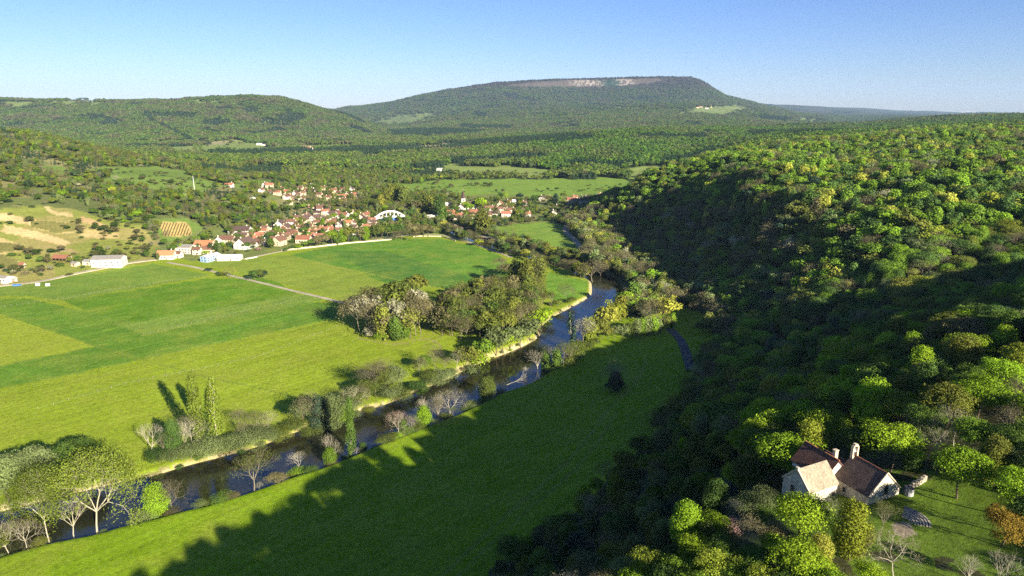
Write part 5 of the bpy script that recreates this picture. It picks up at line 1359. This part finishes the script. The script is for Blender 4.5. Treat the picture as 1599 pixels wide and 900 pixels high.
hs = [(704, 337, 14, 'O', 'W', 'e'), (716, 343, 18, 'R', 'W', 'e'), (739, 350, 9, 'D', 'W', 'g'), (740, 336, 14, 'R', 'C', 'e'), (765, 331, 15, 'B', 'W', 'e'), (780, 332, 10, 'B', 'W', 'e'), (770, 339, 14, 'D', 'W', 'e'), (763, 340, 9, 'B', 'C', 'e'), (782, 324, 9, 'R', 'C', 'g'), (789, 327, 7, 'B', 'C', 'e'), (798, 333, 13, 'B', 'W', 'e'), (791, 339, 14, 'R', 'W', 'e'), (808, 336, 9, 'R', 'C', 'e'), (825, 338, 8, 'R', 'W', 'e'), (820, 321, 6, 'B', 'W', 'e'), (803, 318, 8, 'P', 'W', 'e'), (847, 314, 10, 'D', 'W', 'g'), (857, 313, 8, 'D', 'C', 'e'), (893, 318, 13, 'R', 'C', 'e'), (899, 312, 8, 'R', 'C', 'e'), (909, 313, 8, 'B', 'W', 'g'), (916, 313, 9, 'D', 'W', 'g'), (903, 318, 6, 'D', 'W', 'g'), (935, 311, 7, 'R', 'W', 'g'), (941, 310, 9, 'O', 'W', 'e'), (946, 313, 8, 'D', 'W', 'g'), (957, 311, 16, 'R', 'C', 'e'), (913, 322, 13, 'G', 'S', 'e'), (865, 338, 13, 'D', 'W', 'g'), (870, 327, 7, 'R', 'C', 'g'), (795, 319, 6, 'B', 'W', 'e'), (699, 322, 5, 'P', 'W', 'e'), (900, 355, 10, 'D', 'W', 'g'), (926, 357, 13, 'D', 'W', 'g'), (919, 360, 7, 'R', 'W', 'e'), (930, 373, 8, 'O', 'C', 'e'), (985, 384, 12, 'D', 'W', 'g'), (999, 386, 11, 'D', 'S', 'e'), (722, 329, 14, 'D', 'W', 'g')]
for h_ in hs: house(*h_, C_, minw=5.5)
# farm buildings
house(289, 396, 25, 'G', 'S', 'e', A_, 6.0, name='barn', dep=11, rz=-.12, label='stone barn with grey sheet roof behind the small orange roofed farmhouse')
house(319, 391, 29, 'O', 'C', 'e', A_, 5.0, name='barn', dep=10, rz=-.1, label='long barn with bright orange tiled roof beside the grey roofed stone barn')
house(326, 409, 15, 'P', 'L', 'g', A_, 4.6, name='farm_shed', dep=16, rz=1.2, label='white and blue metal farm shed with its gable facing the green field')
house(358, 407, 35, 'P', 'W', 'e', A_, 3.2, name='farm_shed', dep=9, rz=.08, label='long low white roofed livestock shed with open side at the field edge')
def white_extra(o, L_, D_, he, hr):
    for i in range(3):
        m = MB(); m.box((-L_ * .1 + i * L_ * .2, -D_ / 2 - .05, 1.9), (3.2, .1, 3.8)); m.build('door', MAT['steel'], o)
house(168, 417, 44, 'G', 'W', 'e', 'hillside farms', 6.6, name='barn', dep=13, rz=.12, extra=white_extra, label='large white walled barn with grey roof beside the valley road')
house(139, 414, 16, 'G', 'S', 'e', 'hillside farms', 3.0, name='farm_shed', dep=7, rz=-.1, label='low stone shed joined to the left end of the white barn')
def hay_barn(px, py, wpx, roof, lab, h=4.2):
    x, y, z = at(px, py); d = depth(x, y, z); L_ = wpx * d / F; D_ = L_ * .6; o = empty('open_barn', (x, y + 3, hz(x, y + 3)), -.12)
    gable_roof(L_, D_, h, h + D_ * .28, .6, .2).build('roof', RM[roof], o)
    w_ = MB(); w_.box((0, D_ / 2 - .1, h / 2 - .5), (L_, .2, h + .9)); w_.build('back_wall', WM['S'], o)
    for i in range(5):
        p = MB(); p.box((-L_ / 2 + .2 + i * (L_ - .4) / 4, -D_ / 2 + .2, h / 2 - .5), (.35, .35, h + .95)); p.build('post', MAT['wood'], o)
    tag(o, lab, 'barn', 'houses of the hillside farms'); return o
hay_barn(95, 411, 23, 'R', 'open fronted barn with rusty red roof among trees on the lower slope')
house(117, 416, 8, 'G', 'C', 'e', 'hillside farms', 2.4, name='farm_shed', label='small pale shed between the open barn and the white barn')
house(34, 419, 6, 'R', 'C', 'e', 'hillside farms', 2.2, name='farm_shed', label='tiny red roofed hut among bushes left of the open barn')
house(3, 442, 22, 'G', 'W', 'e', 'hillside farms', 4.0, name='farm_shed', rz=-.2, label='grey roofed shed cut off by the left edge of the photo')
hay_barn(16, 442, 11, 'P', 'white open fronted shelter at the road beside the left edge', 3.0)
house(358, 292, 12, 'R', 'W', 'e', 'wooded hillside', 3, label='long white house with red roof alone among trees above the village', minw=9)
house(383, 293, 8, 'R', 'C', 'e', 'wooded hillside', 3, label='small red roofed house right of the long white house on the hillside', minw=7)
house(393, 314, 7, 'P', 'W', 'g', 'wooded hillside', 3.2, label='lone white gabled house on the scrubby slope left of the upper village')
house(687, 267, 7, 'G', 'W', 'e', 'far fields', 5, label='isolated pale farmhouse in the far fields beyond the villages', minw=12)
# far hamlets
for px, py, w_, rf, wl, reg in [(5, 153, 5, 'B', 'W', 'plateau hamlet'), (22, 154, 5, 'B', 'W', 'plateau hamlet'), (52, 156, 5, 'R', 'W', 'plateau hamlet'), (75, 158, 7, 'R', 'C', 'plateau hamlet'), (38, 156, 4, 'R', 'W', 'plateau hamlet'),
    (405, 227, 8, 'P', 'W', 'valley works'), (414, 228, 6, 'G', 'W', 'valley works'), (424, 227, 6, 'P', 'W', 'valley works'), (434, 228, 7, 'P', 'W', 'valley works'), (476, 232, 4, 'B', 'W', 'valley works'), (483, 233, 5, 'R', 'W', 'valley works'), (491, 232, 5, 'B', 'C', 'valley works'), (487, 235, 4, 'B', 'W', 'valley works'),
    (1090, 169, 4, 'R', 'C', 'mountain hamlet'), (1095, 168, 5, 'R', 'C', 'mountain hamlet'), (1104, 170, 5, 'B', 'W', 'mountain hamlet'), (1110, 168, 4, 'R', 'C', 'mountain hamlet'), (1117, 167, 4, 'B', 'C', 'mountain hamlet'),
    (1298, 187, 4, 'P', 'W', 'distant town'), (1305, 188, 4, 'P', 'W', 'distant town'), (1318, 190, 4, 'P', 'W', 'distant town'), (1404, 199, 4, 'G', 'W', 'distant town'),
    (1505, 175.5, 5, 'G', 'W', 'hilltop fort'), (1513, 175, 6, 'G', 'C', 'hilltop fort'), (1521, 175.5, 5, 'G', 'W', 'hilltop fort'), (1587, 184, 4, 'R', 'W', 'ridge hamlet')]:
    house(px, py, w_, rf, wl, 'e', reg, 5.0, minw=9)

# village church: nave and pointed spire
def church():
    x, y, z = at(735, 326); o = empty('church', (x, y, z), .2)
    gable_walls(16, 9, 6, 10, 2).build('nave_wall', WM['W'], o); gable_roof(16, 9, 6, 10).build('nave_roof', RM['D'], o)
    t = MB(); t.box((-9.5, 0, 6), (5, 5, 16)); t.build('tower', WM['W'], o)
    s = MB(); s.tube((-9.5, 0, 14), (-9.5, 0, 25), 3.6, .05, 4); s.build('spire', RM['D'], o)
    c = MB(); c.box((-9.5, 0, 25.6), (.15, .15, 1.8)); c.box((-9.5, 0, 25.9), (1, .15, .15)); c.build('cross', MAT['steel'], o)
    for s_ in (-1, 1):
        for i in range(3): mobj('window', window_mesh(.9, 2.4), o, (-5 + i * 5, s_ * 4.53, 3.4))
    mobj('belfry_dark_plate', window_mesh(1.2, 2.0), o, (-9.5, -2.53, 11.5))  # dark plate on the solid tower, its colour standing in for belfry shade
    tag(o, 'white village church with dark pointed spire among trees in the east village', 'church')
church()

# arch bridge
def bridge():
    a = np.array(flat(586, 340.5, 5)); b = np.array(flat(634, 338.5, 5)); c = (a + b) / 2; d = b - a; L_ = np.hypot(*d); an = atan2(d[1], d[0])
    o = empty('arch_bridge', (c[0], c[1], 0), an)
    m = MB(); m.box((0, 0, 4.6), (L_ + 1, 7, .8)); m.build('deck', MAT['white_paint'], o)
    n = 16; H_ = 7.4
    for s in (-1, 1):
        m = MB(); P = []
        for i in range(n + 1):
            t = -1 + 2 * i / n; P.append((t * L_ / 2, 4.9 + H_ * (1 - t * t)))
        for i in range(n):
            (x0, z0), (x1, z1) = P[i], P[i + 1]
            for q in (0,):
                v = [(x0, s * 3.3 - .4, z0 - .42), (x1, s * 3.3 - .4, z1 - .42), (x1, s * 3.3 - .4, z1 + .42), (x0, s * 3.3 - .4, z0 + .42)]
                v += [(p[0], p[1] + .8, p[2]) for p in v]
                m.add(v, [(0, 1, 2, 3), (7, 6, 5, 4), (0, 4, 5, 1), (3, 2, 6, 7)] + ([(0, 3, 7, 4)] if i == 0 else []) + ([(1, 5, 6, 2)] if i == n - 1 else []))
        m.build('arch_rib', MAT['white_paint'], o)
        for i in range(2, n - 1, 2):
            m = MB(); x0, z0 = P[i]; m.box((x0, s * 3.3, (z0 + 5) / 2), (.36, .4, z0 - 5)); m.build('hanger', MAT['white_paint'], o)
        m = MB(); m.box((0, s * 3.62, 3.0), (L_ * .62, .12, 3.4)); m.build('blue_screen', MAT['blue_sheet'], o)
        m = MB(); m.box((0, s * 3.75, 5.5), (L_, .1, 1.0)); m.build('parapet', MAT['white_paint'], o)
    for s in (-1, 1):
        m = MB(); m.box((s * (L_ / 2 + 1.6), 0, 1.2), (3.2, 8.2, 7.4)); m.build('abutment', WM['C'], o)
    m = MB(); m.box((L_ / 2 + 22, 0, 2.3), (38, 7, 4.6)); m.box((L_ / 2 + 22, -3.4, 5), (38, .3, 1)); m.box((L_ / 2 + 22, 3.4, 5), (38, .3, 1)); m.build('approach', WM['W'], o)
    tag(o, 'white bowstring arch bridge with blue screens below its deck crossing the river', 'bridge')
bridge()

# field walls
def wall_along(pts, h, w_, lab, m):
    P = [flat(*p) for p in pts]; mb = MB()
    rr = random.Random(4)
    for i in range(len(P) - 1):
        (x0, y0), (x1, y1) = P[i], P[i + 1]; L_ = math.hypot(x1 - x0, y1 - y0); n = max(1, int(L_ / 6)); an = atan2(y1 - y0, x1 - x0)
        for k in range(n):
            t = (k + .5) / n; x, y = x0 + (x1 - x0) * t, y0 + (y1 - y0) * t; hh = h * rr.uniform(.8, 1.15)
            mb.box((x, y, hz(x, y) + hh / 2 - .3), (L_ / n + .02, w_, hh + .6), an)
    o = mb.build('stone_wall', m); tag(o, lab, 'wall'); return o
wall_along([(440, 392), (470, 389), (500, 385.5), (545, 380.2), (597, 376), (612, 374.8)], 1.3, .5, 'long pale stone wall between the village gardens and the green field', WM['C'])
wall_along([(646, 370.5), (660, 369.5), (690, 370), (712, 377)], 1.1, .5, 'short pale stone wall at the riverside corner of the field', WM['C'])
wall_along([(384, 405), (402, 402)], 1.0, .5, 'short low pale wall at the right end of the long livestock shed', WM['W'])

# fences of the meadows
def fence(pts, n, lab):
    P = [flat(*p) for p in pts]; x0, y0 = P[0]; o = empty('wire_fence', (x0, y0, hz(x0, y0)))
    pm = MB(); pm.box((0, 0, .55), (.11, .11, 1.2)); pm = pm.mesh('post', MAT['wood_pale'])
    seg = [math.hypot(P[i + 1][0] - P[i][0], P[i + 1][1] - P[i][1]) for i in range(len(P) - 1)]; T = sum(seg)
    w_ = MB(); prev = None
    for k in range(n + 1):
        s = T * k / n; i = 0
        while i < len(seg) - 1 and s > seg[i]: s -= seg[i]; i += 1
        t = s / seg[i]; x = P[i][0] + (P[i + 1][0] - P[i][0]) * t; y = P[i][1] + (P[i + 1][1] - P[i][1]) * t; z = hz(x, y)
        mobj('post', pm, o, (x - x0, y - y0, z - o.location.z))
        c = (x - x0, y - y0, z - o.location.z)
        if prev:
            for hh in (.5, 1.0): w_.tube((prev[0], prev[1], prev[2] + hh), (c[0], c[1], c[2] + hh), .007, .007, 3)
        prev = c
    w_.build('wire', MAT['steel'], o); tag(o, lab, 'fence')
MAT['wood_pale'] = simple('pale_wood', (.30, .25, .17), .9, .2, 3)
fence([(-40, 487), (105, 466), (200, 450), (325, 431)], 45, 'line of pale fence posts between the upper grass strip and the dark green crop')
fence([(225, 524), (330, 500), (430, 478), (470, 468)], 26, 'line of fence posts along the lower side of the dark green crop')
fence([(560, 480), (560, 500), (400, 560), (200, 600), (60, 640)], 34, 'sparse fence posts running across the wide lower meadow')
fence([(1000, 505), (1040, 505)], 8, 'short fence at the head of the shaded meadow beside yellow trees')

# masts
def mast(px, py, hpx, lab, w_=.8):
    x, y, z = at(px, py); h = hpx * depth(x, y, z) / F; o = empty('lattice_mast', (x, y, z)); m = MB(); r_ = w_ * h / 30
    for i in range(3):
        a = i * 2.094; m.tube((cos(a) * r_, sin(a) * r_, 0), (cos(a) * r_ * .25, sin(a) * r_ * .25, h), r_ * .16, r_ * .1, 4)
    for k in range(14):
        z0 = h * k / 14; q = 1 - .75 * k / 14; q1 = 1 - .75 * (k + 1) / 14
        for i in range(3):
            a = i * 2.094; b = a + 2.094; m.tube((cos(a) * r_ * q, sin(a) * r_ * q, z0), (cos(b) * r_ * q1, sin(b) * r_ * q1, z0 + h / 14), r_ * .08, r_ * .08, 3)
    m.build('lattice', MAT['white_paint'], o)
    t = MB(); t.tube((0, 0, h), (0, 0, h * 1.08), r_ * .12, r_ * .05, 5); t.build('antenna', MAT['white_paint'], o); tag(o, lab, 'mast')
mast(305, 304, 28, 'slender white lattice mast standing on the wooded hillside left of the villages')
mast(923, 121.5, 5, 'left one of two thin masts on top of the far mountain', .6); mast(939, 121.5, 5, 'right one of two thin masts on top of the far mountain', .6)

# trailer, calf hutches
x, y, z = at(27, 448)
o = empty('farm_trailer', (x, y, z), .1); m = MB(); m.box((0, 0, 1.3), (5.2, 2.2, .9)); m.build('box', MAT['blue_sheet'], o)
m = MB(); m.box((0, 0, .75), (5.4, 1.6, .2)); m.tube((2.6, 0, .7), (4.4, 0, .6), .08, .08, 5); m.build('chassis', MAT['steel'], o)
for sx in (-1, .2):
    for sy in (-1, 1):
        m = MB(); m.tube((sx, sy * 1.05, .45), (sx, sy * .8, .45), .45, .45, 12); m.build('wheel', MAT['tarmac'], o)
tag(o, 'small blue farm trailer parked in the grass at the left edge', 'trailer')
for i, (px, py) in enumerate(((60, 446), (75.5, 446.3))):
    x, y, z = at(px, py); o = empty('calf_hutch', (x, y, z), .4)
    m = MB(); m.prism([(-1, 0), (1, 0), (1, 1.2), (.5, 1.7), (-.5, 1.7), (-1, 1.2)], 'x', -1.4, 1.4); m.build('shell', MAT['white_paint'], o)
    m = MB(); m.box((1.42, 0, .6), (.06, .9, 1.1)); m.build('opening_panel', MAT['glass'], o)  # dark plate on a closed shell; the shade inside is only its colour
    tag(o, ['left', 'right'][i] + ' one of two small white shelters in the grass near the blue trailer', 'hutch', 'white shelters near the trailer')

# ------------------------------------------------------------------ chapel group on the spur
GZ = 53.6
def arched(w_, h_, t=.12, n=8):
    pts = [(-w_ / 2, 0), (w_ / 2, 0)] + [(w_ / 2 * cos(a), h_ - w_ / 2 + w_ / 2 * sin(a)) for a in np.linspace(0, pi, n)]
    mb = MB(); mb.prism(pts, 'y', -t / 2, t / 2); return mb
def opening_panel(parent, name, w_, h_, loc, rz=0, fr=True):
    q = arched(w_, h_).build(name, MAT['glass'] if 'door' not in name else MAT['wood'], parent, loc, rz)
    if fr:
        m = MB(); pts = [(w_ / 2 * cos(a), h_ - w_ / 2 + w_ / 2 * sin(a)) for a in np.linspace(0, pi, 9)]; pts = [(w_ / 2, 0)] + pts + [(-w_ / 2, 0)]
        for i in range(len(pts) - 1): m.tube((pts[i][0], 0, pts[i][1]), (pts[i + 1][0], 0, pts[i + 1][1]), .11, .11, 4)
        m.box((0, -.05, -.06), (w_ + .4, .3, .12)); m.build('surround', WM['C'], q)
    return q
def chapel():
    th = atan2(.93, -.37)                       # direction of the ridge, going away from the viewer
    A = np.array([68.9, 117.1]); wv = np.array([.93, .37]); lv = np.array([-.37, .93])
    W_, L_ = 8.0, 8.2; c = A + wv * W_ / 2 + lv * L_ / 2
    o = empty('chapel', (c[0], c[1], GZ), th)
    gable_walls(L_, W_, 4.1, 8.0, 3).build('nave_wall', WM['S'], o)
    rf = gable_roof(L_, W_, 4.1, 8.0, .3, .2, .08).build('roof', RM['N'], o)
    r_ = MB(); r_.tube((-L_ / 2 - .1, 0, 8.25), (L_ / 2 + .1, 0, 8.25), .13, .13, 6); r_.build('ridge_tiles', RM['R'], rf)
    # local -x is the gable towards the viewer; +y is the left side wall
    m = MB()
    for s in (-1, 1):
        p = [(s * 0.0, 8.22), (s * (W_ / 2 + .28), 3.98), (s * (W_ / 2 + .28), 4.2), (0, 8.5)]
        m.prism(p, 'x', -L_ / 2 - .2, -L_ / 2 - .02)
    m.build('gable_coping', WM['C'], o)
    opening_panel(o, 'door', 1.5, 2.7, (-L_ / 2 - .03, -.2, .1), pi / 2)
    opening_panel(o, 'window', 1.15, 2.3, (-L_ / 2 - .03, -.2, 3.5), pi / 2)
    opening_panel(o, 'window', .7, 1.1, (1.6, W_ / 2 + .03, 1.9)); opening_panel(o, 'window', .6, 1.2, (0, -W_ / 2 - .03, 1.9))
    m = MB(); m.box((0, 0, -.6), (L_ + .25, W_ + .25, 1.8)); m.build('plinth', WM['C'], o)
    # bellcote on the far gable
    b = MB(); zx = L_ / 2 - .35
    for s in (-1, 1): b.box((zx, s * .62, 9.0), (.6, .36, 2.0))
    b.box((zx, 0, 7.9), (.66, 1.6, .5))
    pts = [(.8 * cos(a), 9.9 + .62 * sin(a)) for a in np.linspace(0, pi, 9)] + [(.44 * cos(a), 9.9 + .34 * sin(a)) for a in np.linspace(pi, 0, 9)]
    for i in range(8):
        q = [pts[i], pts[i + 1], pts[16 - i], pts[17 - i]]; b.prism(q, 'x', zx - .3, zx + .3)
    b.box((zx, 0, 10.62), (.7, .7, .16))
    bc = b.build('bellcote', WM['C'], o)
    l = MB(); l.tube((zx, 0, 9.0), (zx, 0, 9.5), .34, .16, 10); l.tube((zx, -.5, 9.6), (zx, .5, 9.6), .04, .04, 5); l.build('bell', MAT['steel'], bc)
    tag(o, 'stone chapel with dark tiled roof and small arched bellcote on the wooded spur', 'chapel')
    # hall with stone slate roof
    D0 = np.array([57.9, 118.6]); u_ = np.array([.9, .44]); u_ /= np.linalg.norm(u_); v_ = np.array([-u_[1], u_[0]])
    L2, W2 = 8.1, 6.4; c = D0 + u_ * L2 / 2 + v_ * W2 / 2
    h = empty('stone_hall', (c[0], c[1], GZ), atan2(u_[1], u_[0]))
    gable_walls(L2, W2, 4.0, 7.2, 3).build('wall', WM['S'], h)
    gable_roof(L2, W2, 4.0, 7.2, .25, .26, .05).build('roof', RM['T'], h)
    m = MB()
    for s in (-1, 1): m.prism([(0, 7.25), (s * (W2 / 2 + .2), 3.8), (s * (W2 / 2 + .2), 4.25), (0, 7.72)], 'x', -L2 / 2 - .2, -L2 / 2 + .12)
    m.box((-L2 / 2 - .02, 0, 7.6), (.5, .6, .6)); m.build('gable_coping', WM['C'], h)
    opening_panel(h, 'window', .9, 1.5, (-L2 / 2 - .03, .7, 2.2), pi / 2); opening_panel(h, 'window', .8, 1.2, (-L2 / 2 - .03, -1.9, 1.6), pi / 2)
    opening_panel(h, 'door', 1.0, 2.2, (L2 / 2 - 1.1, -W2 / 2 - .03, 0))
    tag(h, 'pale stone building with light stone slate roof left of the chapel nave', 'house')
    # rear house
    c = np.array([64.6, 129.0]); k = empty('rear_house', (c[0], c[1], GZ), th)
    gable_walls(8.4, 6.6, 4.0, 7.2, 3).build('wall', WM['W'], k); rf = gable_roof(8.4, 6.6, 4.0, 7.2, .35, .2).build('roof', RM['B'], k)
    m = MB(); m.box((-2.6, -.9, 7.6), (.7, .8, 2.2)); m.box((-2.6, -.9, 8.75), (.85, .95, .12)); m.build('chimney', WM['C'], rf)
    m = MB(); m.prism([(-.1, 7.42), (.1, 7.42), (.1, 7.62), (-.1, 7.62)], 'x', -4.6, 4.6); m.build('ridge_tiles', RM['O'], rf)
    for i in range(2): mobj('window', window_mesh(.8, 1.2), k, (-1.6 + 3.4 * i, 3.33, 2.4))
    e_ = MB(); e_.prism([(-3.3, -2), (-7.4, -2), (-7.4, 3.6), (-3.3, 5.6)], 'x', -3.4, 2.2); e_.build('lean_to_wall', WM['S'], k)
    e_ = MB(); e_.prism([(-3.32, 5.72), (-7.7, 3.6), (-7.7, 3.8), (-3.32, 5.95)], 'x', -3.7, 2.5); e_.build('lean_to_roof', RM['D'], k)
    tag(k, 'house with reddish brown roof and chimney hidden behind the chapel and stone hall', 'house')
chapel()
def ruin(p0, p1, h, lab):
    rr = random.Random(9); mb = MB(); n = 16
    for i in range(n):
        t = (i + .5) / n; x = p0[0] + (p1[0] - p0[0]) * t; y = p0[1] + (p1[1] - p0[1]) * t; hh = h * rr.uniform(.45, 1.1)
        mb.box((x + rr.uniform(-.1, .1), y + rr.uniform(-.1, .1), hz(x, y) + hh / 2 - .3), (.7 * rr.uniform(.8, 1.2), .6 * rr.uniform(.8, 1.2), hh + .6), rr.uniform(-.3, .3) + .4)
    tag(mb.build('stone_wall', MAT['rock']), lab, 'wall')
ruin((77.6, 120.4), (83.5, 123.6), 1.2, 'low broken stone wall running from the chapel towards the trees on its right')
o = empty('water_tank', (77.9, 119.2, hz(77.9, 119.2)), 0); m = MB(); m.tube((0, 0, -.3), (0, 0, 1.5), .75, .75, 16); m.build('barrel', MAT['steel'], o); m = MB(); m.tube((0, 0, 1.52), (0, 0, 1.62), .8, .8, 16); m.build('lid', MAT['tarmac'], o)
tag(o, 'dark round water tank at the right corner of the chapel gable', 'tank')
o = empty('stone_steps', (72.6, 109.8, hz(72.6, 109.8)), 0)
for i in range(7):
    m = MB(); r0 = 1.8 + i * .45
    for k in range(10):
        a = -.55 + k * .16; m.box((r0 * cos(a) - 1.5, r0 * sin(a), .05 + i * .10 - .3), (.30, r0 * .165, .7), a)
    m.build('step', MAT['rock'], o)
tag(o, 'curved rows of stone steps in the clearing in front of the chapel', 'steps')
# vineyard rows
def vine_rows():
    mb = MB(); rr = random.Random(2)
    for poly, sp, an in (([(247, 349), (292, 350), (300, 368), (258, 370)], 2.6, 1.9), ([(-40, 400), (0, 398), (30, 408), (28, 418), (-40, 423)], 2.6, .35), ([(-40, 375), (30, 382), (40, 392), (-40, 398)], 2.6, .35), ([(50, 345), (120, 350), (128, 360), (90, 365), (50, 356)], 3, .6)):
        Wp = [at(*p)[:2] for p in poly]; cx = sum(p[0] for p in Wp) / len(Wp); cy_ = sum(p[1] for p in Wp) / len(Wp)
        R_ = max(math.hypot(p[0] - cx, p[1] - cy_) for p in Wp)
        k = -R_
        while k < R_:
            s = -R_
            while s < R_:
                x = cx + cos(an) * s - sin(an) * k; y = cy_ + sin(an) * s + cos(an) * k
                if inpoly(np.array([x]), np.array([y]), Wp)[0]: mb.box((x, y, 0), (3.3, .5, 1.1), an); mb.f and None; zz = hz(x, y) + .4; mb.v[-8:] = [(a, b, c + zz) for a, b, c in mb.v[-8:]]
                s += 3.4
            k += sp
    m = simple('vine_leaves', (.10, .10, .03), .95, .3, 1)
    tag(mb.build('vine_rows', m), kind='stuff')
vine_rows()
# fallen tree on the bank
o = empty('fallen_tree', (*at(792, 601)[:2], .2), .5); mb, tips = branches(np.random.default_rng(8), 'up', 3)
q = mb.build('trunk', MAT['bark_pale'], o); q.scale = (11, 11, 11); q.rotation_euler = (0, 1.45, 0)
tag(o, 'pale fallen dead tree lying along the near bank at the water', 'tree')
# ------------------------------------------------------------------ the air of the valley
def build_haze():
    mb = MB(); mb.box((0, 0, 320), (36400, 36400, 660))
    m = bpy.data.materials.new('haze_air'); m.use_nodes = True
    nt = m.node_tree; nt.nodes.clear(); out = N(nt, 'ShaderNodeOutputMaterial'); v = N(nt, 'ShaderNodeVolumePrincipled')
    v.inputs['Color'].default_value = (.45, .68, 1, 1); v.inputs['Density'].default_value = 2.7e-5; v.inputs['Anisotropy'].default_value = 0
    nt.links.new(v.outputs[0], out.inputs['Volume']); m.cycles.homogeneous_volume = True
    o = mb.build('haze', m); tag(o, kind='stuff')
build_haze()
# ------------------------------------------------------------------ each label singles out one thing
ORD = ['', 'second ', 'third ', 'fourth ', 'fifth ', 'sixth ', 'seventh ', 'eighth ', 'ninth ', 'tenth ', 'eleventh ', 'twelfth ', 'thirteenth ', 'fourteenth ', 'fifteenth ', 'sixteenth ', 'seventeenth ', 'eighteenth ', 'nineteenth ', 'twentieth ']
def ordw(i):
    if i < 20: return ORD[i]
    t = ['', '', 'twenty', 'thirty', 'forty', 'fifty', 'sixty', 'seventy', 'eighty', 'ninety'][(i + 1) // 10]; u = (i + 1) % 10
    return t + ('' if u == 0 else '-' + ['', 'first', 'second', 'third', 'fourth', 'fifth', 'sixth', 'seventh', 'eighth', 'ninth'][u]) + (' ' if u else 'th ').replace('ytht', 'tieth')
def ordinal(items, lm, fmt):
    items.sort(key=lambda p: (p['x'] - lm[0]) ** 2 + (p['y'] - lm[1]) ** 2)
    for i, p in enumerate(items): p['o']['label'] = fmt(p, ordw(i))
LM = {'the white trunked tree': flat(150, 824), 'the two broad poplars': flat(325, 695), 'the slim poplar': flat(549, 703), 'the dark conical tree': flat(893, 544), 'the round grove': flat(600, 520), 'the pale gravel bar': flat(575, 640), 'the yellow tree at the meadow head': flat(1042, 508), 'the large white leafless tree': flat(840, 571), 'the farm track': flat(380, 435), 'the big grove': flat(835, 460)}
buck = {}
for p in PLACED:
    if p['label']: continue
    if p.get('wood'):
        buck.setdefault(('w', p['group'], p['kind'], p['col']), []).append(p)
    elif p['group'] == G1:
        n = min(LM, key=lambda k: (LM[k][0] - p['x']) ** 2 + (LM[k][1] - p['y']) ** 2)
        buck.setdefault(('r', n, p['kind'], p['col']), []).append(p)
    else: buck.setdefault(('g', p['group'], p['kind'], p['col']), []).append(p)
for (t, n, k, c), L_ in buck.items():
    desc = WORD[c] + ' ' + KIND[k][1]
    if t == 'w':
        reg = n.replace('woodland trees ', '')
        ordinal(L_, (66, 122), lambda p, o: f"{desc} {reg}, {o}nearest the stone hall")
    elif t == 'r':
        ordinal(L_, LM[n], lambda p, o: f"{desc}, {o}nearest to {n}")
    elif 'grove' in n: ordinal(L_, flat(850, 480), lambda p, o: f"{desc} in the big grove, {o}nearest the river bend")
    elif 'garden' in n: ordinal(L_, flat(610, 340), lambda p, o: f"{desc} by the village, {o}nearest the arch bridge")
    else: ordinal(L_, flat(610, 340), lambda p, o: f"{desc} along the upstream river, {o}nearest the arch bridge")
hb = {}
for h_ in HOUSES:
    if not h_['label']: hb.setdefault((h_['region'], h_['roof'], h_['wall'], h_['size']), []).append(h_)
HL = {A_: ('the arch bridge', flat(610, 340)), B_: ('the arch bridge', flat(610, 340)), C_: ('the church', flat(735, 326)), 'plateau hamlet': ('the left edge', at(0, 153)[:2]), 'valley works': ('the left plateau', at(380, 226)[:2]), 'mountain hamlet': ('the cliffs', at(1000, 130)[:2]),
      'distant town': ('the mountain', at(1180, 165)[:2]), 'hilltop fort': ('the mountain', at(1180, 165)[:2]), 'ridge hamlet': ('the fort', at(1510, 176)[:2])}
for (rg_, rf, wl, sz), L_ in hb.items():
    nm, ps = HL[rg_]
    ordinal(L_, ps, lambda p, o: f"{sz} {WALLW[wl]} house with {ROOFW[rf]} roof, {rg_}, {o}nearest {nm}")
